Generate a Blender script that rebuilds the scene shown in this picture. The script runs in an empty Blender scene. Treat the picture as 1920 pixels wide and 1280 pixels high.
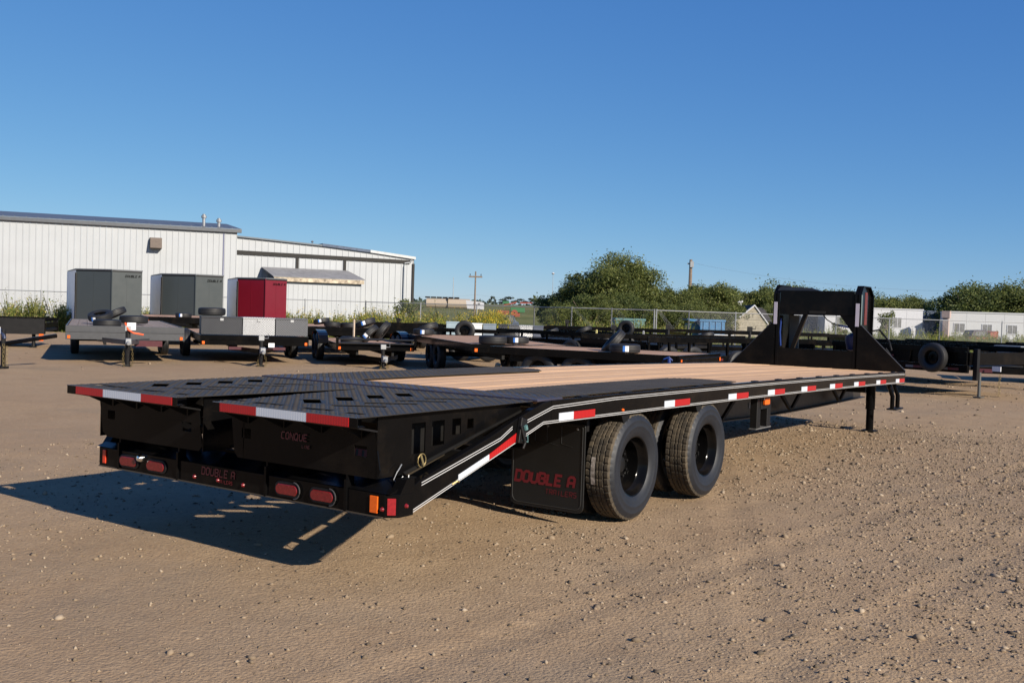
import bpy, bmesh, math, random
import numpy as np
from mathutils import Vector, Matrix
from mathutils.geometry import delaunay_2d_cdt
random.seed(7); rng = np.random.default_rng(7)
SC = bpy.context.scene
COL = SC.collection
# ------------------------------------------------------------------ camera
CAM = np.array([4.6122, -3.8867, 1.4745]); YAW, PITCH, ROLL, F = -0.599, -0.0294, 0.0315, 1909.1
_d = np.array([math.sin(YAW)*math.cos(PITCH), math.cos(YAW)*math.cos(PITCH), math.sin(PITCH)])
_r0 = np.array([math.cos(YAW), -math.sin(YAW), 0.0]); _u0 = np.cross(_r0, _d)
_r = math.cos(ROLL)*_r0 + math.sin(ROLL)*_u0
_u = -math.sin(ROLL)*_r0 + math.cos(ROLL)*_u0
cd = bpy.data.cameras.new('camera'); cam = bpy.data.objects.new('camera', cd); COL.objects.link(cam)
cd.sensor_width = 36; cd.lens = 36*F/1920; cd.clip_start = .05; cd.clip_end = 5000
M4 = Matrix.Identity(4)
for i in range(3):
    M4[i][0] = _r[i]; M4[i][1] = _u[i]; M4[i][2] = -_d[i]; M4[i][3] = CAM[i]
cam.matrix_world = M4
SC.camera = cam
# ------------------------------------------------------------------ light
SUN = Vector((2.0, -0.50, 1.0)).normalized()
EL = math.asin(SUN.z); AZ = math.atan2(SUN.x, SUN.y)
w = bpy.data.worlds.new('World'); SC.world = w; w.use_nodes = True
nt = w.node_tree; nt.nodes.clear()
sky = nt.nodes.new('ShaderNodeTexSky'); sky.sky_type = 'NISHITA'; sky.sun_disc = False
sky.sun_elevation = EL; sky.sun_rotation = AZ; sky.altitude = 1500; sky.air_density = .8; sky.dust_density = .3; sky.ozone_density = 5
bg = nt.nodes.new('ShaderNodeBackground'); bg.inputs[1].default_value = 0.085
out = nt.nodes.new('ShaderNodeOutputWorld')
sep = nt.nodes.new('ShaderNodeSeparateColor'); com = nt.nodes.new('ShaderNodeCombineColor')
nt.links.new(sky.outputs[0], sep.inputs[0])
EXPO = .6
for i_, (g_, k_) in enumerate(((1.0, .93), (.72, .83), (.38, .83))):      # response curve per colour, same over the whole sky
    p_ = nt.nodes.new('ShaderNodeMath'); p_.operation = 'POWER'; p_.inputs[1].default_value = g_
    m_ = nt.nodes.new('ShaderNodeMath'); m_.operation = 'MULTIPLY'; m_.inputs[1].default_value = k_*.085**g_/.085/2**EXPO
    nt.links.new(sep.outputs[i_], p_.inputs[0]); nt.links.new(p_.outputs[0], m_.inputs[0]); nt.links.new(m_.outputs[0], com.inputs[i_])
nt.links.new(com.outputs[0], bg.inputs[0]); nt.links.new(bg.outputs[0], out.inputs[0])
sl = bpy.data.lights.new('sun', 'SUN'); sl.energy = 5.0; sl.angle = math.radians(.53); sl.color = (1.0, .90, .76)
so = bpy.data.objects.new('sun', sl); COL.objects.link(so)
so.rotation_euler = SUN.to_track_quat('Z', 'Y').to_euler()
so.location = (20, -10, 20)
SC.view_settings.view_transform = 'Standard'; SC.view_settings.look = 'None'
SC.view_settings.gamma = 1; SC.view_settings.exposure = EXPO; SC.view_settings.use_curve_mapping = False
SC.cycles.max_bounces = 6

# ------------------------------------------------------------------ places: picture bearing + distance -> point in the yard
def fwd():  return np.array([math.sin(YAW), math.cos(YAW), 0.0])
def rgt():  return np.array([math.cos(YAW), -math.sin(YAW), 0.0])
def at(px, D, z=0.0):
    """a point D metres ahead on the bearing px (1920 wide frame), at height z"""
    P = CAM + fwd()*D + rgt()*((px-960)/F*D); return Vector((P[0], P[1], z))
def hz(px): return 584 + .0315*(px-960)
def zat(px, py, D): return CAM[2] - (py-hz(px))*D/F
def bearing(px):
    v = fwd()*1 + rgt()*((px-960)/F); return math.atan2(v[1], v[0])

# ------------------------------------------------------------------ materials
def newmat(name):
    m = bpy.data.materials.new(name); m.use_nodes = True
    n = m.node_tree; b = n.nodes['Principled BSDF']; return m, n, b
def lnk(n, a, b): n.links.new(a, b)
def coords(n, scale=None, kind='Object'):
    t = n.nodes.new('ShaderNodeTexCoord'); o = t.outputs[kind]
    if scale is not None:
        mp = n.nodes.new('ShaderNodeMapping'); mp.inputs['Scale'].default_value = scale
        lnk(n, o, mp.inputs[0]); o = mp.outputs[0]
    return o
def noise(n, co, scale, detail=4, rough=.55):
    t = n.nodes.new('ShaderNodeTexNoise'); t.inputs['Scale'].default_value = scale
    t.inputs['Detail'].default_value = detail; t.inputs['Roughness'].default_value = rough
    lnk(n, co, t.inputs['Vector']); return t.outputs['Fac']
def ramp(n, f, stops):
    r = n.nodes.new('ShaderNodeValToRGB'); e = r.color_ramp.elements
    while len(e) < len(stops): e.new(.5)
    for k, (p, c) in enumerate(stops):
        e[k].position = p; e[k].color = (*c, 1) if len(c) == 3 else c
    lnk(n, f, r.inputs[0]); return r.outputs[0]
def bump(n, h, b, strength=.3, dist=.01):
    t = n.nodes.new('ShaderNodeBump'); t.inputs['Strength'].default_value = strength
    t.inputs['Distance'].default_value = dist; lnk(n, h, t.inputs['Height']); lnk(n, t.outputs[0], b.inputs['Normal']); return t
def mixc(n, f, a, c, mode='MIX'):
    t = n.nodes.new('ShaderNodeMix'); t.data_type = 'RGBA'; t.blend_type = mode
    if isinstance(f, float): t.inputs[0].default_value = f
    else: lnk(n, f, t.inputs[0])
    for s, v in ((6, a), (7, c)):
        if isinstance(v, tuple): t.inputs[s].default_value = (*v, 1)
        else: lnk(n, v, t.inputs[s])
    return t.outputs[2]
def simple(name, col, rough=.5, metal=0., var=.12, scale=6., bmp=0., bscale=80., coat=0., spec=.5, lo=None):
    m, n, b = newmat(name)
    co = coords(n)
    f = noise(n, co, scale, 5)
    d = lo or tuple(c*(1-var) for c in col); h = tuple(min(1, c*(1+var)) for c in col)
    bc = ramp(n, f, [(.3, d), (.7, h)])
    if name == 'black_gloss_paint':      # thin yard dust in patches
        du = noise(n, co, 2.3, 6, .7); mr0 = n.nodes.new('ShaderNodeMapRange'); mr0.inputs[1].default_value = .5; mr0.inputs[2].default_value = .85; mr0.inputs[4].default_value = .22
        lnk(n, du, mr0.inputs[0]); bc = mixc(n, mr0.outputs[0], bc, (.060, .043, .028))
    lnk(n, bc, b.inputs['Base Color'])
    rr = n.nodes.new('ShaderNodeMapRange'); rr.inputs[3].default_value = rough*.8; rr.inputs[4].default_value = min(1, rough*1.25)
    lnk(n, noise(n, co, scale*2.7, 3), rr.inputs[0]); lnk(n, rr.outputs[0], b.inputs['Roughness'])
    b.inputs['Metallic'].default_value = metal; b.inputs['Specular IOR Level'].default_value = spec
    if coat: b.inputs['Coat Weight'].default_value = coat; b.inputs['Coat Roughness'].default_value = .08
    if bmp: bump(n, noise(n, co, bscale, 4), b, bmp, .004)
    return m
PI = math.pi
black = simple('black_gloss_paint', (.0035, .0034, .0036), .16, var=.25, scale=3, bmp=.035, bscale=9, spec=.12)
blackdull = simple('black_dull_steel', (.007, .0065, .0065), .5, spec=.3, var=.3, bmp=.05)
underm = simple('dusty_black_steel', (.006, .0055, .005), .6, spec=.25, var=.4, lo=(.003, .003, .003))
platem = simple('black_tread_plate_paint', (.032, .028, .023), .5, var=.25, scale=5, bmp=.05, spec=.2)
ridgem = simple('pale_tread_ridge_paint', (.062, .055, .045), .5, var=.2, spec=.25)  # ridges coloured paler than the plate between them
stripm = simple('hinge_strip_steel', (.040, .037, .055), .42, var=.2, spec=.3)
rubber = simple('tyre_sidewall_rubber', (.0082, .0098, .0140), .55, var=.18, scale=9, bmp=.08, bscale=60)
treadm = simple('dusty_tyre_tread', (.060, .046, .029), .9, var=.45, scale=14, bmp=.3, bscale=120, lo=(.018, .015, .011))
rubberdark = simple('dark_new_rubber', (.009, .009, .010), .6, var=.2)
flapm = simple('rubber_mudflap', (.0035, .0035, .0035), .5, var=.3, bmp=.05)
flapedge = simple('mudflap_rim', (.10, .10, .10), .5)
pinm = simple('silver_pinstripe_vinyl', (.42, .42, .42), .4, var=.04)
chrome = simple('chrome', (.8, .8, .82), .15, metal=1, var=.05)
zinc = simple('yellow_zinc', (.30, .23, .10), .45, metal=.6, var=.2)
steelgrey = simple('galvanised_steel', (.30, .31, .32), .45, metal=.6, var=.12)
greypaint = simple('grey_trailer_paint', (.045, .047, .052), .4, var=.1)
redlens = simple('red_lamp_lens', (.16, .008, .010), .25, var=.25, scale=60, coat=.4)
redrefl = simple('red_reflector', (.25, .012, .016), .3, var=.2, scale=80)
amber = simple('amber_lamp_lens', (.75, .12, .008), .3, var=.08, scale=80)
reddecal = simple('red_vinyl_lettering', (.17, .008, .012), .4, var=.1)
reddecal2 = simple('dim_red_vinyl', (.13, .006, .010), .4, var=.1)
whitesticker = simple('white_label', (.70, .71, .73), .5, var=.08, scale=30)
bluesticker = simple('blue_label', (.04, .16, .50), .5)
bluehose = simple('blue_rubber_hose', (.008, .03, .16), .4)
woodpost = simple('weathered_pole_wood', (.17, .13, .10), .85, var=.25)
whitewall = simple('white_steel_cladding', (.345, .365, .385), .45, var=.04, scale=.6)
joint = simple('shadow_joint_steel', (.30, .31, .33), .5)
darktrim = simple('dark_brown_trim', (.020, .019, .018), .55, spec=.2)
roofm = simple('grey_metal_roof', (.11, .12, .135), .45, metal=.3, var=.15)
ventm = simple('brown_vent_hood', (.10, .075, .058), .6)
cargogrey = simple('charcoal_cargo_skin', (.040, .048, .050), .35, var=.04, scale=1, coat=.2)
cargored = simple('red_cargo_skin', (.13, .004, .013), .3, var=.06, scale=1, coat=.25)
cargowhite = simple('pale_cargo_side', (.85, .86, .87), .4, var=.03)
mobile = simple('white_mobile_home_siding', (.42, .43, .46), .6, var=.06)
glassdark = simple('dim_window_glass', (.16, .16, .16), .2, var=.3)
shingle = simple('dark_shingles', (.045, .042, .042), .9, var=.4, scale=4)
shedm = simple('old_grey_board', (.29, .26, .20), .9, var=.25, scale=3)
bluetank = simple('blue_container_paint', (.035, .14, .28), .5, var=.2)
tealtank = simple('faded_teal_paint', (.08, .17, .17), .6, var=.2)
navy = simple('dark_blue_roofing', (.050, .075, .125), .6, var=.3)
tanm = simple('tan_tank_paint', (.34, .28, .215), .6, var=.1)
rust = simple('rusty_red_truck', (.22, .055, .03), .7, var=.3)
greenm = simple('green_farm_paint', (.03, .13, .05), .6)
junk = simple('faded_grey_panel', (.33, .35, .38), .6, var=.3)
lavtape = simple('lavender_grey_tape', (.42, .40, .47), .45, var=.06)

def tape_mat(name, c1, c2):
    m, n, b = newmat(name)
    co = coords(n); s = n.nodes.new('ShaderNodeSeparateXYZ'); lnk(n, co, s.inputs[0])
    a = n.nodes.new('ShaderNodeMath'); a.operation = 'ADD'; lnk(n, s.outputs[0], a.inputs[0]); lnk(n, s.outputs[1], a.inputs[1])
    z = n.nodes.new('ShaderNodeMath'); z.operation = 'PINGPONG'; lnk(n, s.outputs[2], z.inputs[0]); z.inputs[1].default_value = .007
    t = n.nodes.new('ShaderNodeMath'); t.operation = 'ADD'; lnk(n, a.outputs[0], t.inputs[0]); lnk(n, z.outputs[0], t.inputs[1])
    p = n.nodes.new('ShaderNodeMath'); p.operation = 'PINGPONG'; lnk(n, t.outputs[0], p.inputs[0]); p.inputs[1].default_value = .009
    mr = n.nodes.new('ShaderNodeMapRange'); mr.inputs[2].default_value = .009; lnk(n, p.outputs[0], mr.inputs[0])
    lnk(n, ramp(n, mr.outputs[0], [(.35, c1), (.65, c2)]), b.inputs['Base Color'])
    b.inputs['Roughness'].default_value = .35
    return m
tapered = tape_mat('red_reflective_tape', (.40, .010, .010), (.28, .006, .008))
tapewhite = tape_mat('white_reflective_tape', (.60, .62, .65), (.40, .45, .52))

def wood_mat(name, c1, c2, c3):
    m, n, b = newmat(name)
    oi = n.nodes.new('ShaderNodeObjectInfo')
    co = coords(n, (14, .55, 14))
    ad = n.nodes.new('ShaderNodeVectorMath'); ad.operation = 'ADD'; lnk(n, co, ad.inputs[0])
    cx = n.nodes.new('ShaderNodeCombineXYZ'); ml = n.nodes.new('ShaderNodeMath'); ml.operation = 'MULTIPLY'; ml.inputs[1].default_value = 37
    lnk(n, oi.outputs['Random'], ml.inputs[0]); lnk(n, ml.outputs[0], cx.inputs[1]); lnk(n, cx.outputs[0], ad.inputs[1])
    g = noise(n, ad.outputs[0], 3.2, 6, .65)
    c = ramp(n, g, [(.28, c1), (.5, c2), (.74, c3)])
    mr = n.nodes.new('ShaderNodeMapRange'); mr.inputs[3].default_value = .90; mr.inputs[4].default_value = 1.06; lnk(n, oi.outputs['Random'], mr.inputs[0])
    hs = n.nodes.new('ShaderNodeHueSaturation'); lnk(n, c, hs.inputs['Color']); lnk(n, mr.outputs[0], hs.inputs['Value'])
    lnk(n, hs.outputs[0], b.inputs['Base Color']); b.inputs['Roughness'].default_value = .8; b.inputs['Specular IOR Level'].default_value = .15
    bump(n, g, b, .35, .004)
    return m
deckwood = wood_mat('rough_sawn_fir', (.51, .310, .170), (.62, .395, .232), (.69, .46, .285))
deckwood2 = wood_mat('brown_deck_wood', (.28, .17, .11), (.40, .255, .175), (.48, .32, .22))
deckgrey = wood_mat('grey_brown_deck_wood', (.17, .135, .115), (.24, .20, .175), (.30, .25, .22))

def diamond_mat(name, c1, c2, metal, rough, s=.028):
    m, n, b = newmat(name); co = coords(n)
    k = n.nodes.new('ShaderNodeTexChecker'); k.inputs['Scale'].default_value = 1/s; lnk(n, co, k.inputs['Vector'])
    k.inputs['Color1'].default_value = (*c1, 1); k.inputs['Color2'].default_value = (*c2, 1)
    lnk(n, k.outputs[0], b.inputs['Base Color']); b.inputs['Metallic'].default_value = metal; b.inputs['Roughness'].default_value = rough
    bump(n, k.outputs[1], b, .5, .003); return m
alubright = diamond_mat('bright_diamond_plate', (.50, .51, .52), (.24, .245, .255), .3, .4, .030)
aludark = diamond_mat('dull_diamond_plate', (.045, .048, .055), (.018, .019, .023), .2, .45, .030)
alumid = diamond_mat('grey_diamond_plate', (.115, .12, .13), (.05, .052, .06), .2, .45, .030)

def ground_mat():
    m, n, b = newmat('dry_dirt_and_gravel'); co = coords(n)
    big = noise(n, co, .16, 6, .6); med = noise(n, co, 1.3, 6, .65); fine = noise(n, co, 22, 5, .7); vfine = noise(n, co, 90, 3, .7)
    c1 = ramp(n, med, [(.30, (.265, .175, .102)), (.5, (.335, .232, .138)), (.72, (.385, .277, .173))])
    c2 = ramp(n, fine, [(.30, (.225, .155, .094)), (.55, (.335, .242, .149)), (.75, (.42, .315, .205))])
    c = mixc(n, .5, c1, c2)
    red = ramp(n, big, [(.40, (0, 0, 0)), (.66, (1, 1, 1))])
    bw = n.nodes.new('ShaderNodeRGBToBW'); lnk(n, red, bw.inputs[0])
    mm = n.nodes.new('ShaderNodeMath'); mm.operation = 'MULTIPLY'; mm.inputs[1].default_value = .40; lnk(n, bw.outputs[0], mm.inputs[0])
    c = mixc(n, mm.outputs[0], c, (.262, .180, .118))
    grn = ramp(n, noise(n, co, .55, 5, .6), [(.52, (0, 0, 0)), (.70, (1, 1, 1))])
    bw2 = n.nodes.new('ShaderNodeRGBToBW'); lnk(n, grn, bw2.inputs[0])
    m2 = n.nodes.new('ShaderNodeMath'); m2.operation = 'MULTIPLY'; m2.inputs[1].default_value = .38; lnk(n, bw2.outputs[0], m2.inputs[0])
    c = mixc(n, m2.outputs[0], c, (.195, .158, .115))
    vo = n.nodes.new('ShaderNodeTexVoronoi'); vo.inputs['Scale'].default_value = 60; vo.feature = 'SMOOTH_F1'; lnk(n, co, vo.inputs['Vector'])
    lnk(n, c, b.inputs['Base Color']); b.inputs['Roughness'].default_value = .95; b.inputs['Specular IOR Level'].default_value = .15
    ad = n.nodes.new('ShaderNodeMath'); ad.operation = 'ADD'; lnk(n, fine, ad.inputs[0]); lnk(n, vfine, ad.inputs[1])
    su = n.nodes.new('ShaderNodeMath'); su.operation = 'SUBTRACT'; lnk(n, ad.outputs[0], su.inputs[0]); lnk(n, vo.outputs['Distance'], su.inputs[1])
    bump(n, su.outputs[0], b, .55, .012)
    return m
dirt = ground_mat()
def stone_mat():
    m, n, b = newmat('mixed_gravel'); g = n.nodes.new('ShaderNodeNewGeometry')
    c = ramp(n, g.outputs['Random Per Island'], [(0, (.09, .07, .05)), (.35, (.18, .135, .09)), (.75, (.25, .19, .13)), (.95, (.31, .245, .175)), (1, (.35, .285, .21))])
    lnk(n, c, b.inputs['Base Color']); b.inputs['Roughness'].default_value = .9; b.inputs['Specular IOR Level'].default_value = .2
    bump(n, noise(n, coords(n), 120, 3), b, .5, .003); return m
stonem = stone_mat()
def field_mat():
    m, n, b = newmat('pasture_grass'); co = coords(n)
    c = ramp(n, noise(n, co, .05, 6), [(.3, (.085, .10, .035)), (.55, (.14, .14, .055)), (.75, (.19, .17, .075))])
    lnk(n, c, b.inputs['Base Color']); b.inputs['Roughness'].default_value = 1; b.inputs['Specular IOR Level'].default_value = .1
    bump(n, noise(n, co, 3, 5), b, .6, .2); return m
fieldm = field_mat()
def leaf_mat(name, stops, trans=.35):
    m = bpy.data.materials.new(name); m.use_nodes = True; n = m.node_tree; n.nodes.clear()
    o = n.nodes.new('ShaderNodeOutputMaterial'); g = n.nodes.new('ShaderNodeNewGeometry')
    c1 = ramp(n, g.outputs['Random Per Island'], stops)
    c2 = ramp(n, noise(n, coords(n), .8, 3), [(.35, (.62, .64, .62)), (.65, (1.15, 1.12, 1.0))])
    c = mixc(n, 1.0, c1, c2, 'MULTIPLY')
    d = n.nodes.new('ShaderNodeBsdfPrincipled'); d.inputs['Roughness'].default_value = .55; d.inputs['Specular IOR Level'].default_value = .3; lnk(n, c, d.inputs['Base Color'])
    t = n.nodes.new('ShaderNodeBsdfTranslucent'); lnk(n, c, t.inputs[0])
    mx = n.nodes.new('ShaderNodeMixShader'); mx.inputs[0].default_value = trans
    lnk(n, d.outputs[0], mx.inputs[1]); lnk(n, t.outputs[0], mx.inputs[2]); lnk(n, mx.outputs[0], o.inputs[0]); return m
leafA = leaf_mat('willow_leaves', [(0, (.070, .098, .030)), (.5, (.145, .178, .052)), (1, (.25, .26, .09))], .45)
leafB = leaf_mat('dark_leaves', [(0, (.055, .085, .028)), (.6, (.12, .155, .048)), (1, (.20, .22, .075))], .42)
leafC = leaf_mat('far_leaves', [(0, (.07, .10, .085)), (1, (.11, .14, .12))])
grassm = leaf_mat('weed_stems', [(0, (.10, .155, .035)), (.5, (.20, .25, .055)), (.8, (.32, .31, .08)), (1, (.42, .35, .17))], .45)
drym = leaf_mat('dry_seed_heads', [(0, (.20, .15, .09)), (.6, (.32, .25, .16)), (1, (.36, .20, .12))])
yellowm = leaf_mat('yellow_flowers', [(0, (.50, .36, .02)), (1, (.70, .54, .05))], .3)

# ------------------------------------------------------------------ mesh builder
class MB:
    def __init__(s): s.v = []; s.f = []; s.m = []
    def add(s, vs, fs, mi=0):
        o = len(s.v); s.v.extend([tuple(p) for p in vs]); s.f.extend([tuple(i+o for i in f) for f in fs]); s.m.extend([mi]*len(fs)); return s
    def box(s, x0, x1, y0, y1, z0, z1, mi=0):
        return s.add([(x0,y0,z0),(x1,y0,z0),(x1,y1,z0),(x0,y1,z0),(x0,y0,z1),(x1,y0,z1),(x1,y1,z1),(x0,y1,z1)],
                     [(0,3,2,1),(4,5,6,7),(0,1,5,4),(1,2,6,5),(2,3,7,6),(3,0,4,7)], mi)
    def prism(s, poly, a, b, axis='x', mi=0):
        """poly in the two other axes, extruded between a and b"""
        n = len(poly)
        def P(t, p):
            return (t, p[0], p[1]) if axis == 'x' else ((p[0], t, p[1]) if axis == 'y' else (p[0], p[1], t))
        vs = [P(a, p) for p in poly]+[P(b, p) for p in poly]
        fs = [tuple(range(n)), tuple(range(2*n-1, n-1, -1))]+[(i, i+n, (i+1) % n+n, (i+1) % n) for i in range(n)]
        return s.add(vs, fs, mi)
    def tube(s, pts, r, n=8, mi=0, cap=True):
        pts = [Vector(p) for p in pts]; rings = []
        for i, p in enumerate(pts):
            t = (pts[min(i+1, len(pts)-1)]-pts[max(i-1, 0)]).normalized()
            up = Vector((0, 0, 1)) if abs(t.z) < .9 else Vector((1, 0, 0))
            a = t.cross(up).normalized(); b = t.cross(a)
            rr = r[i] if isinstance(r, (list, tuple)) else r
            rings.append([p+(a*math.cos(2*PI*k/n)+b*math.sin(2*PI*k/n))*rr for k in range(n)])
        vs = [q for g in rings for q in g]; fs = []
        for i in range(len(pts)-1):
            for k in range(n): fs.append((i*n+k, i*n+(k+1) % n, (i+1)*n+(k+1) % n, (i+1)*n+k))
        if cap: fs.append(tuple(range(n-1, -1, -1))); fs.append(tuple((len(pts)-1)*n+k for k in range(n)))
        return s.add(vs, fs, mi)
    def lathe(s, prof, n=32, mi=0, axis='x', c=(0, 0, 0), closed=False):
        """prof: (axial, radius)"""
        vs = []; fs = []
        for (a, r) in prof:
            for k in range(n):
                t = 2*PI*k/n
                if axis == 'x': vs.append((c[0]+a, c[1]+r*math.cos(t), c[2]+r*math.sin(t)))
                elif axis == 'z': vs.append((c[0]+r*math.cos(t), c[1]+r*math.sin(t), c[2]+a))
                else: vs.append((c[0]+r*math.sin(t), c[1]+a, c[2]+r*math.cos(t)))
        m_ = len(prof); rr = range(m_) if closed else range(m_-1)
        for i in rr:
            j = (i+1) % m_
            for k in range(n): fs.append((i*n+k, i*n+(k+1) % n, j*n+(k+1) % n, j*n+k))
        return s.add(vs, fs, mi)
    def obj(s, name, mats, parent=None, smooth=False, bevel=0, fixn=True):
        me = bpy.data.meshes.new(name); me.from_pydata(s.v, [], s.f)
        if not isinstance(mats, (list, tuple)): mats = [mats]
        for m in mats: me.materials.append(m)
        me.polygons.foreach_set('material_index', s.m)
        if fixn:
            bm = bmesh.new(); bm.from_mesh(me); bmesh.ops.recalc_face_normals(bm, faces=bm.faces); bm.to_mesh(me); bm.free()
        if smooth:
            me.polygons.foreach_set('use_smooth', [True]*len(me.polygons))
            try: me.set_sharp_from_angle(angle=math.radians(35))
            except Exception: pass
        me.update()
        o = bpy.data.objects.new(name, me); COL.objects.link(o)
        if parent is not None: o.parent = parent
        if bevel:
            md = o.modifiers.new('bevel', 'BEVEL'); md.width = bevel; md.segments = 1; md.limit_method = 'ANGLE'; md.angle_limit = math.radians(40)
        return o
def np_obj(name, V, Fc, mat, parent=None, smooth=False):
    me = bpy.data.meshes.new(name); V = np.asarray(V, dtype=np.float32); Fc = np.asarray(Fc, dtype=np.int32); k = Fc.shape[1]
    me.vertices.add(len(V)); me.vertices.foreach_set('co', V.ravel())
    me.loops.add(Fc.size); me.loops.foreach_set('vertex_index', Fc.ravel())
    me.polygons.add(len(Fc)); me.polygons.foreach_set('loop_start', np.arange(0, Fc.size, k, dtype=np.int32))
    try: me.polygons.foreach_set('loop_total', np.full(len(Fc), k, dtype=np.int32))
    except Exception: pass
    me.materials.append(mat); me.update(calc_edges=True); me.validate()
    if smooth: me.polygons.foreach_set('use_smooth', [True]*len(me.polygons))
    o = bpy.data.objects.new(name, me); COL.objects.link(o)
    if parent is not None: o.parent = parent
    return o
def tag(o, label=None, cat=None, group=None, kind=None):
    if label: o['label'] = label
    if cat: o['category'] = cat
    if group: o['group'] = group
    if kind: o['kind'] = kind
    return o
def empty(name, loc=(0, 0, 0), rz=0, label=None, cat=None, group=None):
    o = bpy.data.objects.new(name, None); COL.objects.link(o); o.location = loc; o.rotation_euler = (0, 0, rz)
    o.empty_display_size = .2
    return tag(o, label, cat, group)
def dup(o, parent=None):
    c = o.copy(); COL.objects.link(c)
    if parent is not None: c.parent = parent
    for ch in list(o.children): dup(ch, c)
    return c

# ------------------------------------------------------------------ stroke lettering
GL = {'D': [[(0,0),(0,6),(3,6),(4,5),(4,1),(3,0),(0,0)]], 'O': [[(0,1),(0,5),(1,6),(3,6),(4,5),(4,1),(3,0),(1,0),(0,1)]],
 'U': [[(0,6),(0,1),(1,0),(3,0),(4,1),(4,6)]], 'B': [[(0,0),(0,6),(3,6),(3.9,5.1),(3.9,4),(3,3.1),(.4,3.1)],[(3,3.1),(4,2.2),(4,.9),(3.1,0),(0,0)]], 'L': [[(0,6),(0,0),(4,0)]],
 'E': [[(4,6),(0,6),(0,0),(4,0)],[(0,3),(3.4,3)]], 'A': [[(0,0),(0,5),(1,6),(3,6),(4,5),(4,0)],[(0,2.6),(4,2.6)]],
 'T': [[(0,6),(4,6)],[(2,6),(2,0)]], 'R': [[(0,0),(0,6),(3.4,6),(4,5),(4,3.6),(3.4,3),(0,3)],[(2,3),(4,0)]], 'I': [[(2,0),(2,6)]],
 'S': [[(4,6),(0.6,6),(0,5),(0,3.6),(.6,3),(3.4,3),(4,2.4),(4,1),(3.4,0),(0,0)]], 'C': [[(4,6),(1,6),(0,5),(0,1),(1,0),(4,0)]],
 'N': [[(0,0),(0,6),(4,0),(4,6)]], 'Q': [[(0,1),(0,5),(1,6),(3,6),(4,5),(4,1),(3,0),(1,0),(0,1)],[(2.4,1.8),(4.4,-.6)]]}
def lettering(name, txt, org, right, up, h, mat, parent=None, wgt=1.5, slant=.12, lift=.0015, gap=1.9, wide=1.0):
    org = Vector(org); right = Vector(right).normalized(); up = Vector(up).normalized(); nor = right.cross(up)
    s = h/6; mb = MB(); x = 0; k = 0
    for ch in txt:
        if ch == ' ': x += 3.2; continue
        for pl in GL[ch]:
            pts = [Vector((p[0]*wide+x, p[1])) for p in pl]; closed = (pts[0]-pts[-1]).length < 1e-6
            if closed: pts = pts[:-1]
            n = len(pts); L = []; R = []
            for i in range(n):
                a = pts[i-1] if (closed or i > 0) else None; b = pts[(i+1) % n] if (closed or i < n-1) else None
                d1 = (pts[i]-a).normalized() if a is not None else None; d2 = (b-pts[i]).normalized() if b is not None else None
                if d1 is None: d1 = d2
                if d2 is None: d2 = d1
                n1 = Vector((-d1.y, d1.x)); n2 = Vector((-d2.y, d2.x)); mm = (n1+n2)
                mm = mm/max(.35, mm.length_squared)*2*(wgt/2) if mm.length > .1 else n1*wgt/2
                L.append(pts[i]+mm); R.append(pts[i]-mm)
            lf = lift+.0004*(k % 5); k += 1
            def W3(p, l): return org+right*((p.x+p.y*slant)*s)+up*(p.y*s)+nor*l
            vs = [W3(p, lf) for p in L]+[W3(p, lf) for p in R]
            rg = range(n) if closed else range(n-1)
            mb.add(vs, [(i, i+n, (i+1) % n+n, (i+1) % n) for i in rg])
        x += 4*wide+gap
    return mb.obj(name, mat, parent, fixn=False)

# ================================================================== GROUND
def vnoise(X, Y, s, seed):
    r = np.random.default_rng(seed); T = r.random((256, 256))
    x = X/s; y = Y/s; xi = np.floor(x).astype(int); yi = np.floor(y).astype(int); fx = x-xi; fy = y-yi
    fx = fx*fx*(3-2*fx); fy = fy*fy*(3-2*fy)
    a = T[xi % 256, yi % 256]; b = T[(xi+1) % 256, yi % 256]; c = T[xi % 256, (yi+1) % 256]; d = T[(xi+1) % 256, (yi+1) % 256]
    return (a*(1-fx)+b*fx)*(1-fy)+(c*(1-fx)+d*fx)*fy-.5
def gz(X, Y):
    X = np.asarray(X, float); Y = np.asarray(Y, float)
    z = .030*vnoise(X, Y, 1.9, 1)+.014*vnoise(X, Y, .55, 2)+.006*vnoise(X*.8+Y*.6, Y*.8-X*.6, .24, 3)+.0035*vnoise(X*.6-Y*.8, Y*.6+X*.8, .11, 4)
    D = (X-CAM[0])*fwd()[0]+(Y-CAM[1])*fwd()[1]
    lat = (X-CAM[0])*rgt()[0]+(Y-CAM[1])*rgt()[1]
    # wheel ruts crossing the yard
    rut = np.exp(-((lat-.55*D+.6)/.22)**2)+np.exp(-((lat-.55*D+2.6)/.22)**2)
    for (A_, B_, wd_, dp_) in ((.9, -4.2, .13, .005), (.9, -2.7, .13, .005), (-.35, 6.5, .16, .006), (-.35, 8.1, .16, .006), (.15, .55, .11, .006)):
        q_ = lat-A_*D-B_; e_ = np.exp(-(q_/wd_)**2); rut = rut+0*e_
        z = z-dp_*e_*(1+.45*np.sin(D*46+np.sign(q_)*1.2))+.5*dp_*np.exp(-((np.abs(q_)-wd_*1.7)/(wd_*.5))**2)*(D > 0)
    z = z-.004*rut*(np.sin(D*38)*.35+1)*(D > 0)
    z = z*np.clip(1-(D-40)/40, .1, 1)
    far = np.clip((D-95)/200, 0, 1); z = z+3.4*far**1.2
    return z-.012
def axis(lo, hi, d, ext):
    c = list(np.arange(lo, hi+d/2, d)); g = d; x = hi
    while x < ext: g *= 1.09; x += g; c.append(x)
    g = d; x = lo
    while x > -ext: g *= 1.09; x -= g; c.insert(0, x)
    return np.array(c)
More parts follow.
